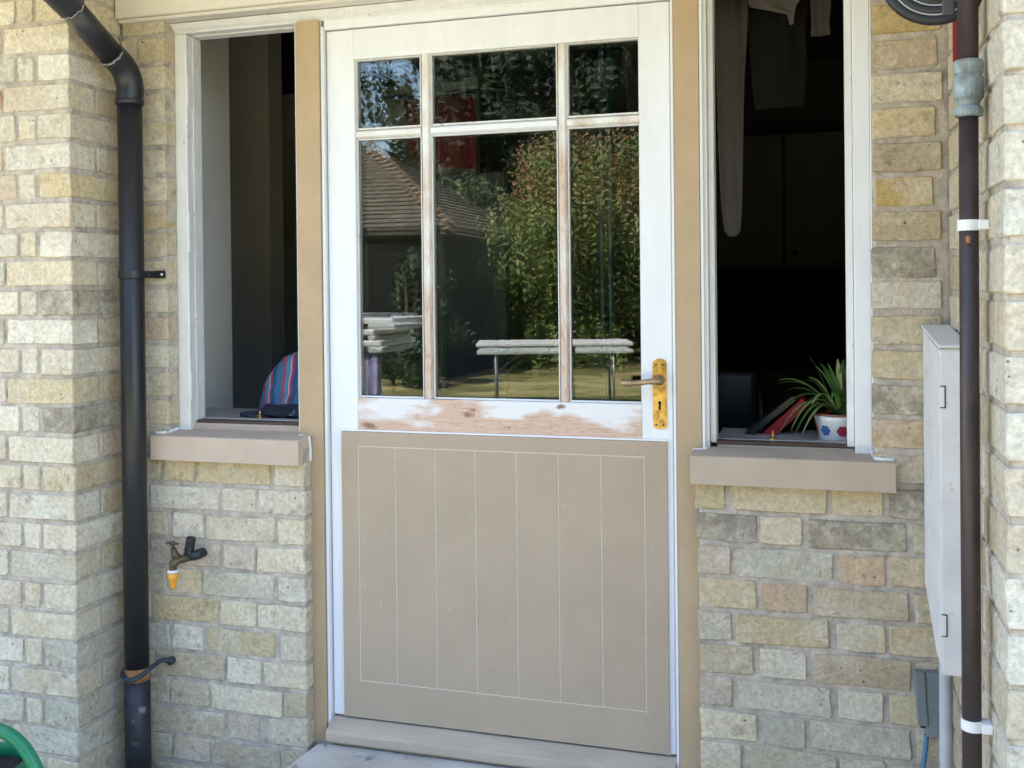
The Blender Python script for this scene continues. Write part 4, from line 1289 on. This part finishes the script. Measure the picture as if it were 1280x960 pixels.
# ------------------------------------------------------------------ the garden the glass mirrors
def table_parts(th, c, rz, W, D, zt, m, legs=True):
    Rm = Matrix.Translation(c) @ Matrix.Rotation(rz, 4, 'Z')
    def put(nm, bm, mm, par=None, sm=False):
        bmesh.ops.transform(bm, matrix=Rm, verts=bm.verts)
        return obj(nm, bm, mm, par or th, sm)
    put('tabletop', bx(-W / 2, W / 2, -D / 2, D / 2, zt - .045, zt, .012, 2), m)
    for sx in (-1, 1):
        xx = sx * (W / 2 - .22)
        bm = B()
        for sy in (-1, 1):
            tube(bm, [(xx, sy * (D / 2 - .08), 0), (xx, sy * (D / 2 - .08), zt - .045)], .014, 10)
        g = put('leg_frame', bm, STEEL, None, True)
        for zz in (.12, .36):
            bm = B(); tube(bm, [(xx, -(D / 2 - .08), zz), (xx, D / 2 - .08, zz)], .011, 8)
            put('crossbar', bm, STEEL, g, True)
        bm = B(); tube(bm, [(xx, 0, .36), (xx - sx * .40, 0, zt - .05)], .010, 8)
        put('brace', bm, STEEL, None, True)


STEEL = mat('grey_steel_tube', (0.30, 0.31, 0.32), 0.4, metal=0.7)
TOPW = mat('white_moulded_plastic', (0.72, 0.72, 0.73), 0.5, var=0.06, scale=5, spot=((0.5, 0.48, 0.45), 6, 0.6, 0.1))
ft = thing('folding_table', 'white folding table set up on the lawn, mirrored in the door glass', 'table', (-3.0, -9.0, GZ))
table_parts(ft, (-3.0, -9.0, GZ), radians(-16), 1.80, .75, .735, TOPW)
st = thing('trestle_stand', 'low trestle carrying white folded tables at the lawn edge', 'trestle', (-3.9, -4.75, GZ))
bm = B()
for x_ in (-4.5, -3.45):
    for y_ in (-5.0, -4.5):
        tube(bm, [(x_, y_, GZ), (x_, y_, .89)], .018, 10)
    tube(bm, [(x_, -5.0, .87), (x_, -4.5, .87)], .02, 10)
obj('legs', bm, STEEL, st, True)
for i in range(3):
    z0 = .892 + i * .085
    th = thing('folded_table', ['white folded table lying lowest on the trestle', 'white folded table in the middle of the trestle pile', 'white folded table topmost on the trestle pile'][i], 'table', (-3.9, -4.75, z0), 'folded tables on the trestle')
    dx = (.0, -.06, .10)[i]
    obj('tabletop', bx(-4.75 + dx, -3.16 + dx, -5.1, -4.4, z0, z0 + .045, .01, 2), TOPW, th)
    bm = B()
    for y_ in (-5.0, -4.5):
        tube(bm, [(-4.6 + dx, y_, z0 + .062), (-3.22 + dx, y_, z0 + .062)], .012, 8)
    obj('folded_legs', bm, STEEL, th, True)
o = cloth('striped_towel', 'red and blue striped towel hanging from the trestle', [(.87, -3.62, -3.20), (.70, -3.63, -3.22), (.50, -3.62, -3.2), (.30, -3.60, -3.21)], -4.45, STR, .02, 22)
o['category'] = 'towel'

# outbuilding with hipped tile roof
ob = thing('outbuilding', 'dark boarded outbuilding with a hipped clay tile roof across the lawn', 'outbuilding', (-7.2, -13.8, GZ))
bx0, bx1, by0, by1, ez = -9.9, -5.35, -16.0, -11.65, 2.22
for i in range(15):
    z0 = GZ + .005 + i * .148
    bm = B()
    box(bm, bx0, bx1, by1 - .03 + .008 * (i % 2), by1 + .005 * (i % 2), z0, z0 + .143)
    obj('board', bm, DARKTIMBER, ob)
bm = B(); box(bm, bx0, bx1, by0, by1 - .04, GZ, ez)
obj('wall', bm, DARKTIMBER, ob)
bm = B(); NC = 22
cxm, cym = (bx0 + bx1) / 2, (by0 + by1) / 2
run = (by1 - by0) / 2 + .15
rise = run * .70
for i in range(NC):
    t0, t1 = i / NC, (i + 1.25) / NC
    t1 = min(t1, 1.0)
    def rect(t, lift):
        d = run * t
        x0, x1, y0, y1 = bx0 - .15 + d, bx1 + .15 - d, by0 - .15 + d, by1 + .15 - d
        z = ez + rise * t + lift
        return [bm.verts.new(p) for p in ((x0, y0, z), (x1, y0, z), (x1, y1, z), (x0, y1, z))]
    a0, a1, a2 = rect(t0 + .012, -.035), rect(t0, .030), rect(t1, .004)
    bridge(bm, a0, a1); bridge(bm, a1, a2)
obj('tile_courses', bm, TILE, ob)
for sx in (0, 1):
    for i in range(20):
        t = (i + .5) / 20
        d = run * t
        x = (bx1 + .15 - d) if sx else (bx0 - .15 + d)
        y = by1 + .15 - d
        bm = bx(-.10, .10, -.085, .085, -.01, .045, .015)
        bmesh.ops.transform(bm, matrix=Matrix.Translation((x, y, ez + rise * t + .02)) @ Matrix.Rotation(radians(45 if sx else -45) * 1, 4, 'Z') @ Matrix.Rotation(radians(24 if sx else 24), 4, 'X'), verts=bm.verts)
        obj('hip_tile', bm, HIPTILE, ob)

# foliage
rng = np.random.default_rng(5)


def foliage(name, centres, radii, n, size, mats, parent, shell=.55):
    """leaf-sized faces spread through overlapping clumps; centres in world metres"""
    C_ = np.array(centres); R_ = np.array(radii)
    w = R_ ** 2; w = w / w.sum()
    idx = rng.choice(len(C_), n, p=w)
    d = rng.normal(size=(n, 3)); d /= np.linalg.norm(d, axis=1)[:, None]
    rad = R_[idx] * (shell + (1 - shell) * rng.random(n)) * (1 + .12 * rng.normal(size=n))
    P = C_[idx] + d * rad[:, None] * np.array([1, 1, .85])
    nrm = d + .9 * rng.normal(size=(n, 3)); nrm /= np.linalg.norm(nrm, axis=1)[:, None]
    a = np.cross(nrm, rng.normal(size=(n, 3))); a /= np.linalg.norm(a, axis=1)[:, None]
    b = np.cross(nrm, a)
    s = size * (.6 + .8 * rng.random(n))[:, None]
    V = np.stack([P - a * s, P + b * s * .45 , P + a * s, P - b * s * .45], 1) - np.array(BASE[parent])
    me = bpy.data.meshes.new(name)
    me.vertices.add(4 * n); me.vertices.foreach_set('co', V.reshape(-1))
    me.loops.add(4 * n); me.loops.foreach_set('vertex_index', np.arange(4 * n, dtype=np.int32))
    me.polygons.add(n); me.polygons.foreach_set('loop_start', np.arange(0, 4 * n, 4, dtype=np.int32))
    me.polygons.foreach_set('loop_total', np.full(n, 4, dtype=np.int32))
    me.polygons.foreach_set('material_index', rng.integers(0, len(mats), n).astype(np.int32))
    for m in mats: me.materials.append(m)
    me.update(); me.validate()
    o = link(name, me, parent)
    BASE[o] = BASE[parent]
    return o


BARK = mat('bark', (0.075, 0.058, 0.042), 0.95, var=0.3, scale=12, bump=0.8, bscale=20)
G1 = mat('leaf_mid_green', (0.10, 0.145, 0.03), 0.6, var=0.2, scale=3)
G2 = mat('leaf_yellow_green', (0.20, 0.21, 0.05), 0.6, var=0.2, scale=3)
G3 = mat('leaf_dark_green', (0.030, 0.058, 0.018), 0.6, var=0.2, scale=3)
G4 = mat('leaf_reddish', (0.22, 0.105, 0.045), 0.6, var=0.2, scale=3)
G5 = mat('leaf_conifer', (0.013, 0.024, 0.010), 0.7, var=0.2, scale=3)


def tree(name, label, cat, x, y, h, w, mats, n, size, trunk_h, group=None, clumps=26, seed=0, base_h=.25, extra=None):
    r_ = random.Random(seed)
    th = thing(name, label, cat, (x, y, GZ), group)
    bm = B()
    tr = max(.05, h * .022)
    tube(bm, [(x, y, GZ), (x + r_.uniform(-.1, .1), y, trunk_h), (x + r_.uniform(-.2, .2), y + r_.uniform(-.2, .2), h * .8)], [tr * 1.3, tr, tr * .25], 10)
    cs, rs = [], []
    for i in range(clumps):
        t = base_h + (1 - base_h) * (i + r_.random() * .8) / clumps
        prof = sin(pi * min(1, .12 + t * .80)) ** .75
        a = r_.random() * 2 * pi
        rr = w * prof * (.35 + .5 * r_.random())
        cr_ = w * (.24 + .18 * r_.random()) * (1.1 - .35 * t)
        c = (x + cos(a) * rr, y + sin(a) * rr, GZ + h * t - cr_ * .4)
        cs.append(c); rs.append(cr_)
        if i % 3 == 0:
            z0 = GZ + max(trunk_h * .6, (c[2] - GZ) * .6)
            tube(bm, [(x, y, z0), ((x + c[0]) / 2, (y + c[1]) / 2, (z0 + c[2]) / 2 + .1), c], [tr * .45, tr * .3, tr * .08], 6)
    obj('trunk', bm, BARK, th)
    foliage('crown', cs, rs, n, size, mats, th)
    return th, cs, rs


t_, cs, rs = tree('shrub', 'large rounded shrub with reddish young leaves beside the lawn table', 'shrub', -4.15, -15.4, 4.0, 2.75, [G1, G2, G1, G1], 30000, .055, .5, None, 30, 3, .08)
top = [(c, r_) for c, r_ in zip(cs, rs) if c[2] > 2.1]
foliage('young_leaves', [(c[0], c[1] + .1, c[2] + .12) for c, _ in top], [r_ * 1.05 for _, r_ in top], 6500, .045, [G4, G4, G2], t_, .85)
tree('shrub', 'dark green shrub growing at the corner of the outbuilding', 'shrub', -6.6, -16.8, 3.6, 1.9, [G3, G1, G3], 7000, .085, .5, None, 26, 4, .08)
tree('shrub', 'low dark bush in front of the boarded outbuilding wall', 'shrub', -5.45, -10.7, 1.95, .75, [G3, G3, G5], 3200, .05, .25, None, 16, 31, .06)
tree('shrub', 'loose pale green shrub between the outbuilding and the red-leaved shrub', 'shrub', -5.15, -15.8, 3.0, 1.2, [G1, G2], 5200, .075, .4, None, 22, 6, .06)
tree('shrub', 'broad low shrub on the far side of the lawn by a conifer', 'shrub', -.6, -16.5, 3.3, 2.1, [G1, G3, G2], 7000, .085, .5, None, 26, 8, .08)
spots = [(-13.5, -22, 9.2, 2.6), (-9.3, -25, 12.5, 3.3), (-5.6, -23.5, 13.5, 3.2), (-2.2, -24.5, 13.0, 3.3), (1.6, -23, 12.5, 3.2), (-18, -24, 12, 3.2), (5.6, -24, 12, 3.2), (-7.4, -20.2, 8.4, 2.3), (-7.3, -29, 14, 3.4), (-3.8, -29, 15, 3.4), (-.3, -28.5, 15, 3.4), (3.6, -28, 14, 3.4), (-11.6, -30, 11, 3.2), (-4.1, -20.8, 10.5, 2.7), (-1.0, -21.5, 10, 2.6), (9.5, -23, 12, 3.3), (13.5, -25, 12.5, 3.4), (3.4, -21, 9.5, 2.7), (7.2, -20.5, 9, 2.7)]
for i, (x, y, h, w) in enumerate(spots):
    tree('tall_tree', 'tall dark evergreen in the row that closes the garden', 'tree', x, y, h, w, [G5, G5, G3], 17000 if i < 8 or i > 12 else 9000, .13 if i < 8 or i > 12 else .24, h * .12, 'dark evergreens closing the garden', 40, 20 + i, .06)
